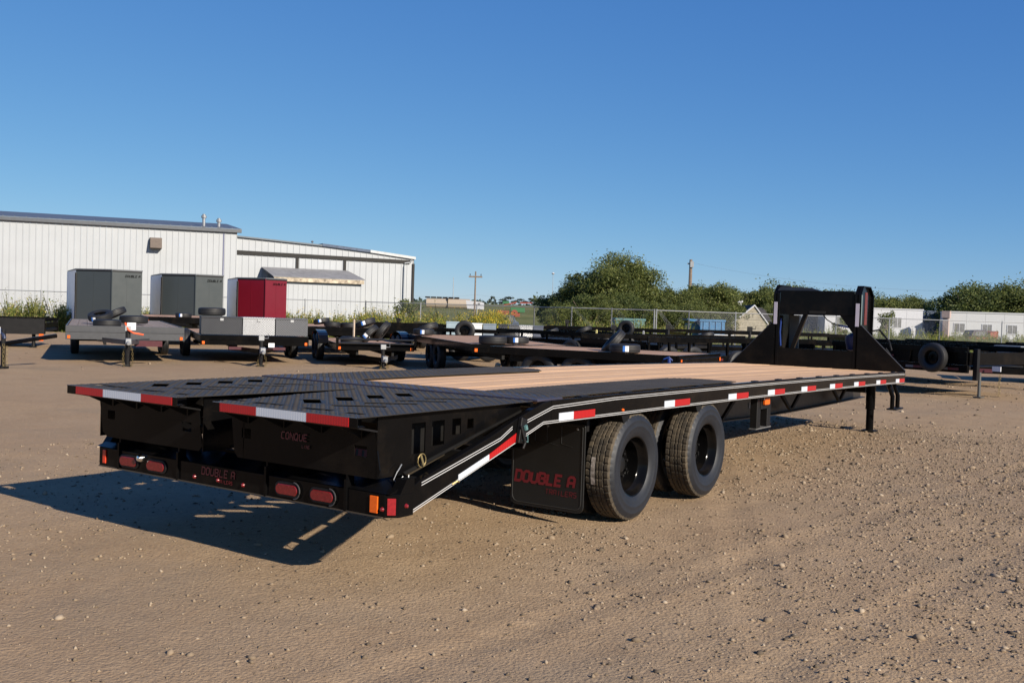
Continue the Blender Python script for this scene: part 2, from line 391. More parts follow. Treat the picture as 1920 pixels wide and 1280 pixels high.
gx = axis(-5.0, 9.0, .035, 1600); gy = axis(-3.0, 9.0, .035, 1600)
GX, GY = np.meshgrid(gx, gy, indexing='ij'); GZ = gz(GX, GY)
nx, ny = GX.shape; idx = np.arange(nx*ny).reshape(nx, ny)
Fq = np.stack([idx[:-1, :-1], idx[1:, :-1], idx[1:, 1:], idx[:-1, 1:]], -1).reshape(-1, 4)
ground = np_obj('ground', np.stack([GX, GY, GZ], -1).reshape(-1, 3), Fq, dirt, smooth=True)
ground.data.materials.append(fieldm)
cx_ = GX[:-1, :-1].ravel(); cy_ = GY[:-1, :-1].ravel()
Dg = (cx_-CAM[0])*fwd()[0]+(cy_-CAM[1])*fwd()[1]
ground.data.polygons.foreach_set('material_index', (Dg > 62).astype(np.int32)); tag(ground, kind='structure')

# loose stones
def stones(name, N, x0, x1, y0, y1, smin, smax, power, seed, clump=True):
    r = np.random.default_rng(seed)
    t = (1+5**.5)/2; low = N > 30000
    B = np.array([(-1,t,0),(1,t,0),(-1,-t,0),(1,-t,0),(0,-1,t),(0,1,t),(0,-1,-t),(0,1,-t),(t,0,-1),(t,0,1),(-t,0,-1),(-t,0,1)], float)/1.9
    Fi = np.array([(0,11,5),(0,5,1),(0,1,7),(0,7,10),(0,10,11),(1,5,9),(5,11,4),(11,10,2),(10,7,6),(7,1,8),(3,9,4),(3,4,2),(3,2,6),(3,6,8),(3,8,9),(4,9,5),(2,4,11),(6,2,10),(8,6,7),(9,8,1)])
    if low:
        B = np.array([(1,0,0),(-1,0,0),(0,1,0),(0,-1,0),(0,0,1),(0,0,-1)], float); Fi = np.array([(0,2,4),(2,1,4),(1,3,4),(3,0,4),(2,0,5),(1,2,5),(3,1,5),(0,3,5)])
    nb_ = len(B)
    X = r.uniform(x0, x1, N*3); Y = r.uniform(y0, y1, N*3)
    if clump:
        mn_ = .22 if low else .06
        dens = np.clip(.42+1.3*vnoise(X, Y, 1.7, 11)+.9*vnoise(X, Y, .5, 12)+.16*((X-CAM[0])*rgt()[0]+(Y-CAM[1])*rgt()[1]), mn_, 1)
        k = r.random(N*3) < dens; X = X[k][:N]; Y = Y[k][:N]
    else: X = X[:N]; Y = Y[:N]
    n = len(X); s = smin*(smax/smin)**(r.random(n)**power)
    P = B[None]*(1+r.uniform(-.42, .38, (n, nb_, 1)))*s[:, None, None]/2*np.stack([r.uniform(.8, 1.4, n), r.uniform(.7, 1.1, n), r.uniform(.55, 1.0, n)], 1)[:, None]
    a = r.uniform(0, 2*PI, n); ca, sa = np.cos(a)[:, None], np.sin(a)[:, None]
    Q = np.stack([P[..., 0]*ca-P[..., 1]*sa, P[..., 0]*sa+P[..., 1]*ca, P[..., 2]], -1)
    Q += np.stack([X, Y, gz(X, Y)+s*.10], -1)[:, None]
    Ff = (Fi[None]+(np.arange(n)*nb_)[:, None, None]).reshape(-1, 3)
    return tag(np_obj(name, Q.reshape(-1, 3), Ff, stonem), 'loose pale gravel and clods scattered over the dirt yard', 'gravel', kind='stuff')
stones('gravel', 110000, -5, 9, -3.0, 11, .007, .030, 2.4, 20)
stones('gravel', 15000, -5, 10, -3.0, 12, .012, .05, 3.6, 21)
stones('gravel', 5000, -22, 12, 5, 26, .015, .07, 2.6, 22)

# ================================================================== MAIN GOOSENECK TRAILER
W = 1.25
def zd(Y): return .9554-.0098*Y-.001*(Y-5)**2
T = empty('gooseneck_trailer', (0, 0, 0), 0, 'long black gooseneck flatbed trailer with wooden deck, raised rear ramps and red and white tape', 'trailer')
YH, YF = 1.66, 10.48
def strip_along(mb, x0, x1, za, zb, ys, mi=0):
    """bar following the deck camber: offsets za..zb below/above the deck line"""
    n = len(ys); vs = []
    for y in ys: z = zd(y); vs += [(x0, y, z+za), (x1, y, z+za), (x1, y, z+zb), (x0, y, z+zb)]
    fs = [(3, 2, 1, 0), tuple(4*(n-1)+k for k in range(4))]
    for i in range(n-1):
        for k in range(4): fs.append((4*i+k, 4*i+(k+1) % 4, 4*(i+1)+(k+1) % 4, 4*(i+1)+k))
    mb.add(vs, fs, mi)
ys = list(np.linspace(1.50, YF, 12))
for s in (1, -1):
    m = MB(); strip_along(m, s*(W-.012), s*W, -.150, 0, ys)                      # web
    strip_along(m, s*(W-.06), s*(W-.012), -.012, -.002, ys); strip_along(m, s*(W-.06), s*(W-.012), -.148, -.138, ys)
    m.obj('side_rail', black, T, bevel=.002)
    # tail rail sloping down to the bumper
    m = MB(); m.prism([(1.497, zd(1.5)), (1.497, zd(1.5)-.150), (1.39, .778), (.13, .412), (.13, .535), (.24, .585), (.85, .755), (1.10, .835), (1.40, .918)], s*(W-.04), s*W)
    m.obj('tail_rail', black, T, bevel=.002)
    m = MB(); m.prism([(1.62, .86), (1.62, .905), (.16, .525), (.16, .480)], s*.93, s*1.0)
    m.obj('tail_beam', simple('bronze_tinted_steel', (.030, .024, .016), .45), T)
    # pinstripes
    e = .0022
    for (o1, nm) in ((-.022, 'u'), (-.036, 'u'), (-.130, 'l'), (-.142, 'l')):
        m = MB(); strip_along(m, s*W, s*(W+e), o1-.0022, o1+.0022, ys[1:] if nm == 'u' else ys[1:]); m.obj('pinstripe', pinm, T)
    def slope_line(pts, th=.0022):
        m = MB()
        for (a, b) in zip(pts[:-1], pts[1:]):
            m.prism([(a[0], a[1]-th), (a[0], a[1]+th), (b[0], b[1]+th), (b[0], b[1]-th)], s*W, s*(W+e))
        m.obj('pinstripe', pinm, T)
    ya = ys[1]
    for o in (0, -.014):
        slope_line([(ya, zd(ya)-.022+o), (1.517, .891+o), (1.19, .815+o)])
        slope_line([(1.07, .797+o), (.95, .740+o), (.24, .566+o)])
        slope_line([(ya, zd(ya)-.130+o*.85), (1.41, .800+o*.85), (1.19, .733+o*.85)])
        slope_line([(1.12, .713+o*.85), (.16, .428+o*.85)])
# conspicuity tape on the rails
TL = .457
for s in (1, -1):
    for a in (1.5885, 3.1015, 4.3451, 5.2923, 6.2411, 7.1803, 8.0978, 9.06, 10.0153):
        m = MB(); y1 = a+.178; y2 = min(a+TL, YF-.002)
        for (p, q_, mi) in ((a, y1, 0), (y1, y2, 1)):
            z0_, z1_ = zd(p), zd(q_); x0, x1 = s*(W+.0005), s*(W+.0035)
            m.prism([(p, z0_-.135), (p, z0_-.085), (q_, z1_-.085), (q_, z1_-.135)], x0, x1, mi=mi)
        m.obj('reflective_tape', [tapewhite, tapered], T)
    m = MB()
    for (p, q_, mi) in ((.555, .84, 0), (.84, 1.135, 1)):
        f_ = lambda y: .428+(y-.16)*(.713-.428)/(.96)
        m.prism([(p, f_(p)-.006), (p, f_(p)+.026), (q_, f_(q_)+(.046 if mi else .026)), (q_, f_(q_)-.006)], s*(W+.0005), s*(W+.0036), mi=mi)
    m.obj('reflective_tape', [tapewhite, tapered], T)
# stake pockets / dark spool line along the edge
for s in (1, -1):
    m = MB()
    for y in np.arange(1.9, 10.3, .62): m.box(s*(W-.058), s*(W-.02), y, y+.10, zd(y)-.001, zd(y)+.006)
    o = m.obj('stake_pocket', blackdull, T); o['kind'] = 'stuff'
# planks
PX0, PX1, NP = -1.185, 1.185, 13
pw = (PX1-PX0)/NP
yp = list(np.linspace(YH+.005, YF, 12))
for i in range(NP):
    m = MB(); xa = PX0+i*pw+.0018; xb = PX0+(i+1)*pw-.0018; dz_ = random.uniform(-.003, .002)
    strip_along(m, xa, xb, -.045+dz_, -.004+dz_, yp); m.obj('plank', deckwood, T, bevel=.0015)
# crossmembers, main beams
for k, y in enumerate(np.arange(1.75, 10.3, .42)):
    m = MB(); m.box(-W+.013, W-.013, y, y+.05, zd(y)-.135, zd(y)-.05); m.obj('crossmember', underm, T)
for s in (1, -1):
    m = MB(); x = s*.50
    top = lambda y: zd(y)-.137
    yy = [1.3, 2.0, 4.6, 6.0, 7.4, 9.0, 11.1]; zb_ = [.62, .50, .43, .415, .385, .385, .40]
    web = [(y, top(y)) for y in yy]+[(y, z) for y, z in reversed(list(zip(yy, zb_)))]
    m.prism(web, x-.006, x+.006)
    for (z_, ) in ((0,), (1,)):
        pts = [(y, (top(y) if z_ else z)) for y, z in zip(yy, zb_)]
        for (a, b) in zip(pts[:-1], pts[1:]):
            m.prism([(a[0], a[1]), (b[0], b[1]), (b[0], b[1]+.012), (a[0], a[1]+.012)], x-.075, x+.075)
    m.obj('main_beam', simple('beam_paint', (.020, .016, .012), .4), T)
    for y in (5.2, 7.3, 9.2):     # diagonal braces
        m = MB(); m.prism([(y, .70), (y+.05, .72), (y+.50, .44), (y+.45, .43)], s*.60, s*.63); m.obj('brace', underm, T)
        m = MB(); m.prism([(y+1.0, .70), (y+.95, .72), (y+.50, .44), (y+.55, .43)], s*.60, s*.63); m.obj('brace', underm, T)
# tread plate
def holes_plate(name, outline, holes, z, th, mat, parent):
    pts = [Vector(p) for p in outline]; edges = []; n0 = len(pts); edges += [(i, (i+1) % n0) for i in range(n0)]
    for h in holes:
        o = len(pts); pts += [Vector(p) for p in h]; edges += [(o+i, o+(i+1) % len(h)) for i in range(len(h))]
    V, E_, Fc, *_ = delaunay_2d_cdt(pts, edges, [], 1, 1e-6)
    def inside(p, poly):
        c = False; n = len(poly)
        for i in range(n):
            a, b = poly[i], poly[i-1]
            if (a[1] > p[1]) != (b[1] > p[1]) and p[0] < (b[0]-a[0])*(p[1]-a[1])/(b[1]-a[1])+a[0]: c = not c
        return c
    keep = [f for f in Fc if not any(inside(sum((V[i] for i in f), Vector((0, 0)))/len(f), h) for h in holes)]
    m = MB(); n = len(V); zf = z if callable(z) else (lambda y: z)
    m.v = [(v.x, v.y, zf(v.y)) for v in V]+[(v.x, v.y, zf(v.y)-th) for v in V]
    cnt = {}
    for f in keep:
        for i in range(len(f)):
            e_ = (f[i], f[(i+1) % len(f)]); cnt[e_] = 1
    fs = [tuple(f) for f in keep]+[tuple(i+n for i in reversed(f)) for f in keep]
    for (a, b) in cnt:
        if (b, a) not in cnt: fs.append((a, a+n, b+n, b))
    m.f = fs; m.m = [0]*len(fs)
    return m.obj(name, mat, parent)
def ridges(name, outline, holes, zf, parent, s=.034, rows=None):
    """raised lozenges of the tread plate, alternating direction"""
    xs = [p[0] for p in outline]; ysq = [p[1] for p in outline]
    X, Y = np.meshgrid(np.arange(min(xs)+s/2, max(xs), s), np.arange(min(ysq)+s/2, max(ysq), s), indexing='ij')
    I, J = np.meshgrid(range(X.shape[0]), range(X.shape[1]), indexing='ij')
    X = X.ravel(); Y = Y.ravel(); par = ((I+J) % 2).ravel()
    def ins(poly, grow=0):
        c = np.zeros(len(X), bool); n = len(poly)
        for i in range(n):
            (ax, ay), (bx, by) = poly[i], poly[i-1]
            if ay == by: continue
            c ^= ((ay > Y) != (by > Y)) & (X < (bx-ax)*(Y-ay)/(by-ay)+ax)
        return c
    k = ins(outline)
    for h in holes:
        cxh = sum(p[0] for p in h)/len(h); cyh = sum(p[1] for p in h)/len(h)
        k &= ~ins([((p[0]-cxh)*1.25+cxh, (p[1]-cyh)*1.25+cyh) for p in h])
    X = X[k]; Y = Y[k]; par = par[k]; n = len(X)
    L = s*.52; wd = s*.15
    a = np.where(par == 0, PI/4, -PI/4); dx, dy = np.cos(a), np.sin(a); nx_, ny_ = -dy, dx
    z = np.array([zf(y) for y in Y])
    V = np.zeros((n, 6, 3))
    for j, (u, v_, h_) in enumerate(((-L, 0, -.0005), (0, -wd, -.0005), (L, 0, -.0005), (0, wd, -.0005), (-L*.45, 0, .0028), (L*.45, 0, .0028))):
        V[:, j, 0] = X+dx*u+nx_*v_; V[:, j, 1] = Y+dy*u+ny_*v_; V[:, j, 2] = z+h_
    Ft = np.array([(0, 1, 4), (1, 5, 4), (1, 2, 5), (2, 3, 5), (3, 4, 5), (3, 0, 4)])
    Ff = (Ft[None]+(np.arange(n)*6)[:, None, None]).reshape(-1, 3)
    o = np_obj(name, V.reshape(-1, 3), Ff, ridgem, parent); o['kind'] = 'stuff'; return o
for s, x0, x1, y1 in ((1, .62, 1.19, 4.66), (-1, .58, 1.19, 4.45)):
    ol = [(s*x0, YH), (s*x1, YH), (s*x1, y1), (s*(x0+.18), y1), (s*x0, y1-.22)]
    if s < 0: ol = ol[::-1]
    # subdivide along Y by building in rows
    m = MB(); yr = list(np.linspace(YH, y1-.22, 6))
    strip_along(m, s*x0, s*x1, .0045, .0105, yr)
    m.prism([(s*x0, y1-.22), (s*x1, y1-.22), (s*x1, y1), (s*(x0+.18), y1)], zd(y1-.1)+.0045, zd(y1-.1)+.0105, 'z')
    pl = m.obj('fender_tread_plate', platem, T)
    ridges('tread_ridges', ol, [], lambda y: zd(y)+.0108, pl)
# hinge strip
m = MB(); m.box(-1.235, 1.235, 1.36, YH-.006, zd(1.5)-.004, zd(1.5)+.010); hs_ = m.obj('hinge_strip', stripm, T, bevel=.002)
ridges('tread_ridges', [(-1.23, 1.365), (1.23, 1.365), (1.23, 1.65), (-1.23, 1.65)], [], lambda y: zd(1.5)+.0102, hs_)
m = MB(); m.tube([(-1.2, 1.352, .905), (1.2, 1.352, .905)], .018, 10); m.obj('hinge_pin', black, T, smooth=True)
# ---- ramps
ZR = .930
def slot(c, L_, w_, ang):
    dx, dy = math.cos(ang), math.sin(ang)
    return [(c[0]+dx*u-dy*v_, c[1]+dy*u+dx*v_) for u, v_ in ((-L_/2, -w_/2), (L_/2, -w_/2), (L_/2, w_/2), (-L_/2, w_/2))]
for s in (1, -1):
    if s == 1:
        ol = [(.13, -.20), (1.20, -.20), (1.215, 1.33), (-.028, 1.33), (-.028, 1.22)]
        ci, co_ = .42, .78; xt = (.19, .48, .852, 1.145); ep = (.06, 1.16)
        rear = [(.077+.07, .18, .115), (.39, .0, .22), (.77, .0, .20), (1.035, .0, .12)]
    else:
        ol = [(-1.25, -.20), (-.18, -.20), (-.042, 1.22), (-.042, 1.33), (-1.235, 1.33)]
        ci, co_ = -.95, -.59; xt = (-1.153, -.872, -.503, -.22); ep = (-1.20, -.23)
        rear = [(-1.14, 0, .10), (-.97, .0, .22), (-.615, .0, .20), (-.34, .0, .12)]
    hol = []
    for k in range(4):
        y = .255+.255*k
        hol.append(slot((ci+.01*k, y), .245, .098, -.735)); hol.append(slot((co_+.01*k, y), .300, .078, .69))
    for (x, _, L_) in rear: hol.append(slot((x, -.050), L_, .055, .10))
    R_ = empty('ramp', (0, 0, 0)); R_.parent = T
    tp = holes_plate('ramp_deck', ol, hol, ZR, .003, platem, R_)
    o_ = ridges('tread_ridges', ol, hol, lambda y: ZR+.0003, R_)
    xa, xb = (ol[0][0], ol[1][0])
    m = MB(); m.box(xa, xb, -.208, -.2002, ZR-.052, ZR+.002); m.box(xa, xb, -.2, -.15, ZR-.05, ZR-.044); m.obj('ramp_lip', black, R_, bevel=.002)
    m = MB(); m.box(xa, xb, -.2105, -.2082, ZR-.0015, ZR+.0025); m.obj('lip_highlight', simple('painted_edge_highlight', (.10, .11, .13), .3, metal=.3), R_)  # pale strip paints the highlight along the top of the lip
    m = MB()
    for (p, q_, mi) in ((xt[0], xt[1], 1), (xt[1], xt[2], 0), (xt[2], xt[3], 1)): m.box(p, q_, -.2110, -.2082, ZR-.048, ZR-.002, mi)
    m.obj('reflective_tape', [tapewhite, tapered], R_)
    # end plate, leaning, with two square holes
    def ept(u, v_): return (u, v_)
    zo = [(ep[0]-.02, .845), (ep[1]-.02, .845), (ep[1], .63), (ep[1]-.05, .60), (ep[0]+.06, .60), (ep[0]+.02, .63)]
    if s == 1: zo = [(.04, .845), (1.13, .845), (1.17, .645), (1.15, .600), (.10, .600), (.07, .63)]
    else: zo = [(-1.22, .845), (-.25, .845), (-.21, .63), (-.24, .600), (-1.13, .600), (-1.18, .63)]
    zo = zo[::-1]
    hh = [[(ep[0]+.07+a, .715+b) for a, b in ((0, 0), (.075, 0), (.075, .055), (0, .055))],
          [(ep[1]-.17+a, .705+b) for a, b in ((0, 0), (.09, 0), (.09, .055), (0, .055))]]
    o_ = holes_plate('ramp_end_plate', zo, hh, 0, .008, black, R_)
    o_.rotation_euler = (PI/2, 0, 0); o_.location = (0, -.0, 0)
    m = MB(); m.prism([(-.20, ZR-.052), (-.19, ZR-.045), (-.0, .848), (-.0, .838)], xa+.05, xb-.05)
    m.obj('ramp_end_gusset', blackdull, R_)
    for k in range(4):
        xk = ep[0]+.12+k*(ep[1]-ep[0]-.24)/3
        m = MB(); m.prism([(-.19, ZR-.05), (-.009, ZR-.03), (-.009, .80)], xk-.005, xk+.005); m.obj('lip_rib', blackdull, R_)
    # side plates with holes
    for x in ((xa+.02, xb-.05) if s == 1 else (xa+.05, xb-.02)):
        pr = [(.0, .60), (.22, .60), (1.30, .86), (1.30, ZR-.009), (.0, ZR-.009)]
        hs2 = [[(.27, .70), (.385, .70), (.385, .865), (.27, .865)], [(.44, .73), (.55, .73), (.55, .865), (.44, .865)],
               [(.62, .775), (.70, .775), (.70, .865), (.62, .865)], [(.76, .80), (.82, .80), (.82, .855), (.76, .855)]]
        if x < .3 and s == 1 or s == -1: hs2 = []
        # built flat in (y,z) then stood up facing x
        o_ = holes_plate('ramp_side_plate', pr, hs2, 0, .008, black, R_)
        o_.rotation_euler = (PI/2, 0, PI/2); o_.location = (x, 0, 0)
        if hs2:
            m = MB(); m.prism([(.2, .60), (1.28, .86), (1.28, .90), (.2, .90)], x-.105, x-.10); m.obj('ramp_sun_blocker', underm, R_)  # added backing plate, keeps sun from passing through the side holes
        m = MB(); m.prism([(.22, .600), (1.30, .860), (1.30, .874), (.20, .613)], x-.03, x+.008); m.obj('ramp_flange', underm, R_)
    for y in (.45, .9, 1.28):
        m = MB(); m.box(xa+.06, xb-.06, y-.02, y+.02, ZR-.07, ZR-.010); m.obj('ramp_rung', underm, R_)
lettering('maker_decal', 'CONQUE', (.46, -.0085, .745), (1, 0, 0), (0, 0, 1), .035, reddecal2, T, wgt=1.1, slant=.1)
lettering('maker_decal', 'LINE', (.62, -.0085, .707), (1, 0, 0), (0, 0, 1), .016, reddecal2, T, wgt=1.1, slant=.1)
# ---- bumper
m = MB()
m.prism([(-1.21, .0), (1.21, .0), (1.268, .05), (1.268, .16), (-1.268, .16), (-1.268, .05)], .41, .530, 'z')
bp = m.obj('rear_bumper', black, T, bevel=.004)
m = MB(); m.prism([(0.0, .5315), (.16, .5315), (.16, .585)], -1.24, 1.24); m.obj('bumper_top_plate', black, T)
for x_ in (1.2, -1.268):
    m = MB(); m.prism([(.05, .528), (.161, .528), (.161, .60), (.10, .60)], x_, x_+.068); m.obj('bumper_end_cap', black, T)
m = MB(); m.box(-1.2, 1.2, -.012, -.0005, .408, .414); m.obj('bumper_lower_edge', simple('edge_lit_steel', (.05, .04, .03), .4), T)
for x in (-.997, -.421, .341, .945):
    m = MB(); m.box(x-.008, x+.008, -.012, .0, .41, .575); m.box(x-.006, x+.006, .0, .05, .53, .60); m.obj('bumper_rib', black, T)
def oval(mb, cx, cz, a, b, y0, y1, n=24, mi=0):
    P = []
    for k in range(n):
        t = 2*PI*k/n; c_ = math.cos(t); s_ = math.sin(t)
        P.append((cx+(a-b)*(1 if c_ > 0 else -1)+b*c_, cz+b*s_))
    mb.prism(P, y0, y1, 'y', mi)
for x in (.513, .779, -.895, -.625):
    m = MB(); oval(m, x, .468, .098, .042, -.010, -.0005); g_ = m.obj('lamp_grommet', blackdull, T, bevel=.003)
    m = MB(); oval(m, x, .468, .083, .029, -.017, -.0105); m.obj('tail_lamp', redlens, g_, bevel=.003)
m = MB()
for x in (.513, .779):
    P = []; n = 10
    for k in range(n): t = -PI/2+PI*k/(n-1); P.append((x+.056+.045*math.cos(t), .468+.045*math.sin(t)))
    m.tube([(p[0], -.012, p[1]) for p in P], .0035, 6)
m.obj('lamp_trim', simple('grommet_rim', (.05, .05, .05), .3), T, smooth=True)
m = MB(); m.lathe([(-.035, .001), (-.032, .015), (-.015, .026), (-.0005, .028)], 16, axis='y', c=(-.772, 0, .502)); m.obj('licence_lamp', chrome, T, smooth=True)
for x, z_ in ((-.27, .447), (-.062, .450), (.152, .448), (1.195, .452)):
    m = MB(); m.lathe([(-.014, .001), (-.010, .009), (-.0005, .013)], 12, axis='y', c=(x, 0, z_)); m.obj('marker_lamp', redlens, T, smooth=True)
m = MB(); m.box(1.115, 1.168, -.009, -.0005, .428, .515); m.obj('amber_reflector', amber, T, bevel=.002)
m = MB(); m.box(-1.165, -1.135, -.009, -.0005, .43, .515); m.obj('orange_reflector', simple('orange_red_reflector', (.60, .05, .02), .3), T, bevel=.002)
m = MB(); m.box(-.022, .022, -.005, .0, -.043, .043); o_ = m.obj('red_reflector', redrefl, T, bevel=.002); o_.location = (1.238, .0205, .467); o_.rotation_euler = (0, 0, math.atan2(.05, .058))
m = MB(); m.lathe([(0, .013), (.010, .009), (.014, .001)], 12, axis='x', c=(1.268, .10, .465)); m.obj('marker_lamp', redlens, T, smooth=True)
lettering('maker_decal', 'DOUBLE A', (-.205, -.001, .472), (1, 0, 0), (0, 0, 1), .040, reddecal2, T, wgt=1.2)
lettering('maker_decal', 'TRAILERS', (-.075, -.001, .437), (1, 0, 0), (0, 0, 1), .018, reddecal2, T, wgt=1.0)
# latch, pin, chain on the tail
m = MB(); m.prism([(1.10, .70), (1.17, .69), (1.19, .83), (1.13, .85)], W+.002, W+.03); m.tube([(W+.03, 1.12, .80), (W+.045, 1.145, .70), (W+.04, 1.13, .665)], .010, 8); m.obj('ramp_latch', blackdull, T, bevel=.003)
m = MB(); m.tube([(W+.035, 1.155, .80), (W+.035, 1.165, .775)], .014, 8); m.tube([(W+.02, 1.11, .72), (W+.04, 1.18, .70), (W+.03, 1.19, .74)], .004, 6); m.obj('latch_spring', tealtank, T)
m = MB(); ring = [(1.175, .33+.033*math.cos(t), .665+.036*math.sin(t)) for t in np.linspace(0, 2*PI, 20)]; m.tube(ring, .0032, 6, cap=False); m.tube([(1.165, .33, .70), (1.19, .33, .635)], .006, 6); m.obj('lynch_pin', zinc, T, smooth=True)
m = MB(); m.tube([(1.17, .17, .66), (1.18, .13, .63), (1.17, .11, .59), (1.18, .12, .57), (1.19, .16, .60)], .0035, 6); m.tube([(1.18, .22, .60), (1.19, .20, .56), (1.18, .23, .545)], .0035, 6); m.obj('hair_pin', steelgrey, T, smooth=True)
m = MB(); m.tube([(W+.003, .50, .525), (W+.014, .53, .540), (W+.01, .55, .535)], .006, 6); m.obj('rail_bolt', zinc, T)
# tail frame crossmembers
for y in (.35, .75, 1.15):
    m = MB(); m.box(-1.2, 1.2, y, y+.05, .42+.27*y-.02, .42+.27*y+.045); m.obj('tail_crossmember', underm, T)
# ---- wheels
def tyre_mesh(R=.3875, rin=.212, hw=.1175, n=240, tread=True):
    prof = [(-.085, rin), (-.100, rin+.012), (-.112, rin+.05), (-.1165, .285), (-.1185, .289), (-.1185, .296), (-hw, .300), (-.1165, .330), (-.1175, .334), (-.1165, .340), (-.113, .345), (-.104, .362), (-.097, .372), (-.092, .380)]
    if tread:
        tr = [(-.086, 0), (-.060, 0), (-.056, -.010), (-.050, -.010), (-.046, 0), (-.020, 0), (-.016, -.010), (-.011, -.010), (-.007, 0), (.007, 0), (.011, -.010), (.016, -.010), (.020, 0), (.046, 0), (.050, -.010), (.056, -.010), (.060, 0), (.086, 0)]
    else: tr = [(-.086, 0), (-.04, .002), (.04, .002), (.086, 0)]
    rad = [(a, r, 0) for a, r in prof]+[(a, R+d, 1) for a, d in tr]+[(-a, r, 0) for a, r in reversed(prof)]
    vs = []; fs = []; ms = []
    for (a, r, tt) in rad:
        for k in range(n):
            t = 2*PI*k/n; rr = r; aa = a
            if tread:
                if abs(a) > .058 and r > .368 and k % 5 == 0: rr = rr-.007
                if tt and .005 < abs(a) < .058: aa = a+.0016*(1 if (k//2) % 2 else -1)
                if tt and abs(a) < .055 and k % 6 == 2 and r >= R-.001: rr -= .004
            vs.append((aa, rr*math.cos(t), rr*math.sin(t)))
    m_ = len(rad)
    for i in range(m_-1):
        tr_ = 1 if len(prof)-2 <= i < m_-len(prof)+1 else 0
        for k in range(n): fs.append((i*n+k, i*n+(k+1) % n, (i+1)*n+(k+1) % n, (i+1)*n+k)); ms.append(tr_)
    mb = MB(); mb.v = vs; mb.f = fs; mb.m = ms; return mb
def rim_mb(s):
    """s=+1 : dished towards +x"""
    m = MB()
    m.lathe([(s*.075, .214), (s*.090, .226), (s*.096, .222), (s*.092, .212), (s*.070, .203), (s*.045, .196), (s*.030, .180), (-s*.02, .176), (-s*.055, .170), (-s*.058, .150), (-s*.045, .120), (-s*.030, .105), (-s*.030, .060)], 48)
    m.lathe([(-s*.085, .214), (-s*.085, .19), (-s*.04, .178)], 48)
    return m
def hub_mb(s):
    m = MB(); m.lathe([(-s*.029, .062), (-s*.012, .058), (-s*.006, .050), (-s*.002, .030), (-s*.002, .001)], 24); return m
protoW = {}
tym = tyre_mesh(); tmesh = None
for ax, yw in enumerate((2.6916, 3.9681)):
    for side in (1, -1):
        for inner in (0, 1):
            xc = side*(W-.1175-inner*.295)
            wr = empty('wheel', (xc, yw, .3835)); wr.parent = T
            if tmesh is None:
                o_ = tym.obj('tyre', [rubber, treadm], wr, smooth=True); tmesh = o_.data
            else:
                o_ = bpy.data.objects.new('tyre', tmesh); COL.objects.link(o_); o_.parent = wr
            o_.rotation_euler = (random.uniform(0, 6), 0, 0)
            dirn = side if not inner else -side
            key = dirn
            if key not in protoW:
                r1 = rim_mb(dirn).obj('rim', black, wr, smooth=True); h1 = hub_mb(dirn).obj('hub', blackdull, wr, smooth=True)
                mm_ = MB()
                for k in range(8):
                    t = 2*PI*k/8+.3; mm_.tube([(-dirn*.03, .085*math.cos(t), .085*math.sin(t)), (-dirn*.005, .085*math.cos(t), .085*math.sin(t))], .011, 6)
                n1 = mm_.obj('wheel_nuts', blackdull, wr); protoW[key] = (r1.data, h1.data, n1.data)
            else:
                for nm, d_ in zip(('rim', 'hub', 'wheel_nuts'), protoW[key]):
                    oo = bpy.data.objects.new(nm, d_); COL.objects.link(oo); oo.parent = wr
            if ax == 0 and side == 1 and not inner:
                m = MB(); n = 14; vs = []
                for k in range(n):
                    t = PI+.28-k*.50/(n-1)-.02     # rear-facing tread
                    for a in (-.045, -.012): vs.append((a, .3895*math.cos(t), .3895*math.sin(t)))
                m.add(vs, [(2*k, 2*k+1, 2*k+3, 2*k+2) for k in range(n-1)])
                st = m.obj('torn_label', simple('torn_pale_label', (.34, .30, .27), .6, var=.5, scale=40, lo=(.10, .085, .07)), wr, fixn=False)
for yw in (2.6916, 3.9681):
    m = MB(); m.tube([(-1.1, yw, .3835), (1.1, yw, .3835)], .064, 16); m.obj('axle', underm, T, smooth=True)
    for s in (1, -1):
        m = MB()
        for k in range(4): m.box(s*.47-.037, s*.47+.037, yw-.42+.06*k, yw+.42-.06*k, .450+.012*k*1.05, .461+.012*k*1.05)
        m.obj('leaf_spring', underm, T)
        for dy in (-.47, .45):
            m = MB(); m.prism([(yw+dy-.05, .78), (yw+dy+.05, .78), (yw+dy+.03, .43), (yw+dy-.03, .43)], s*.40, s*.44); m.obj('spring_hanger', underm, T)
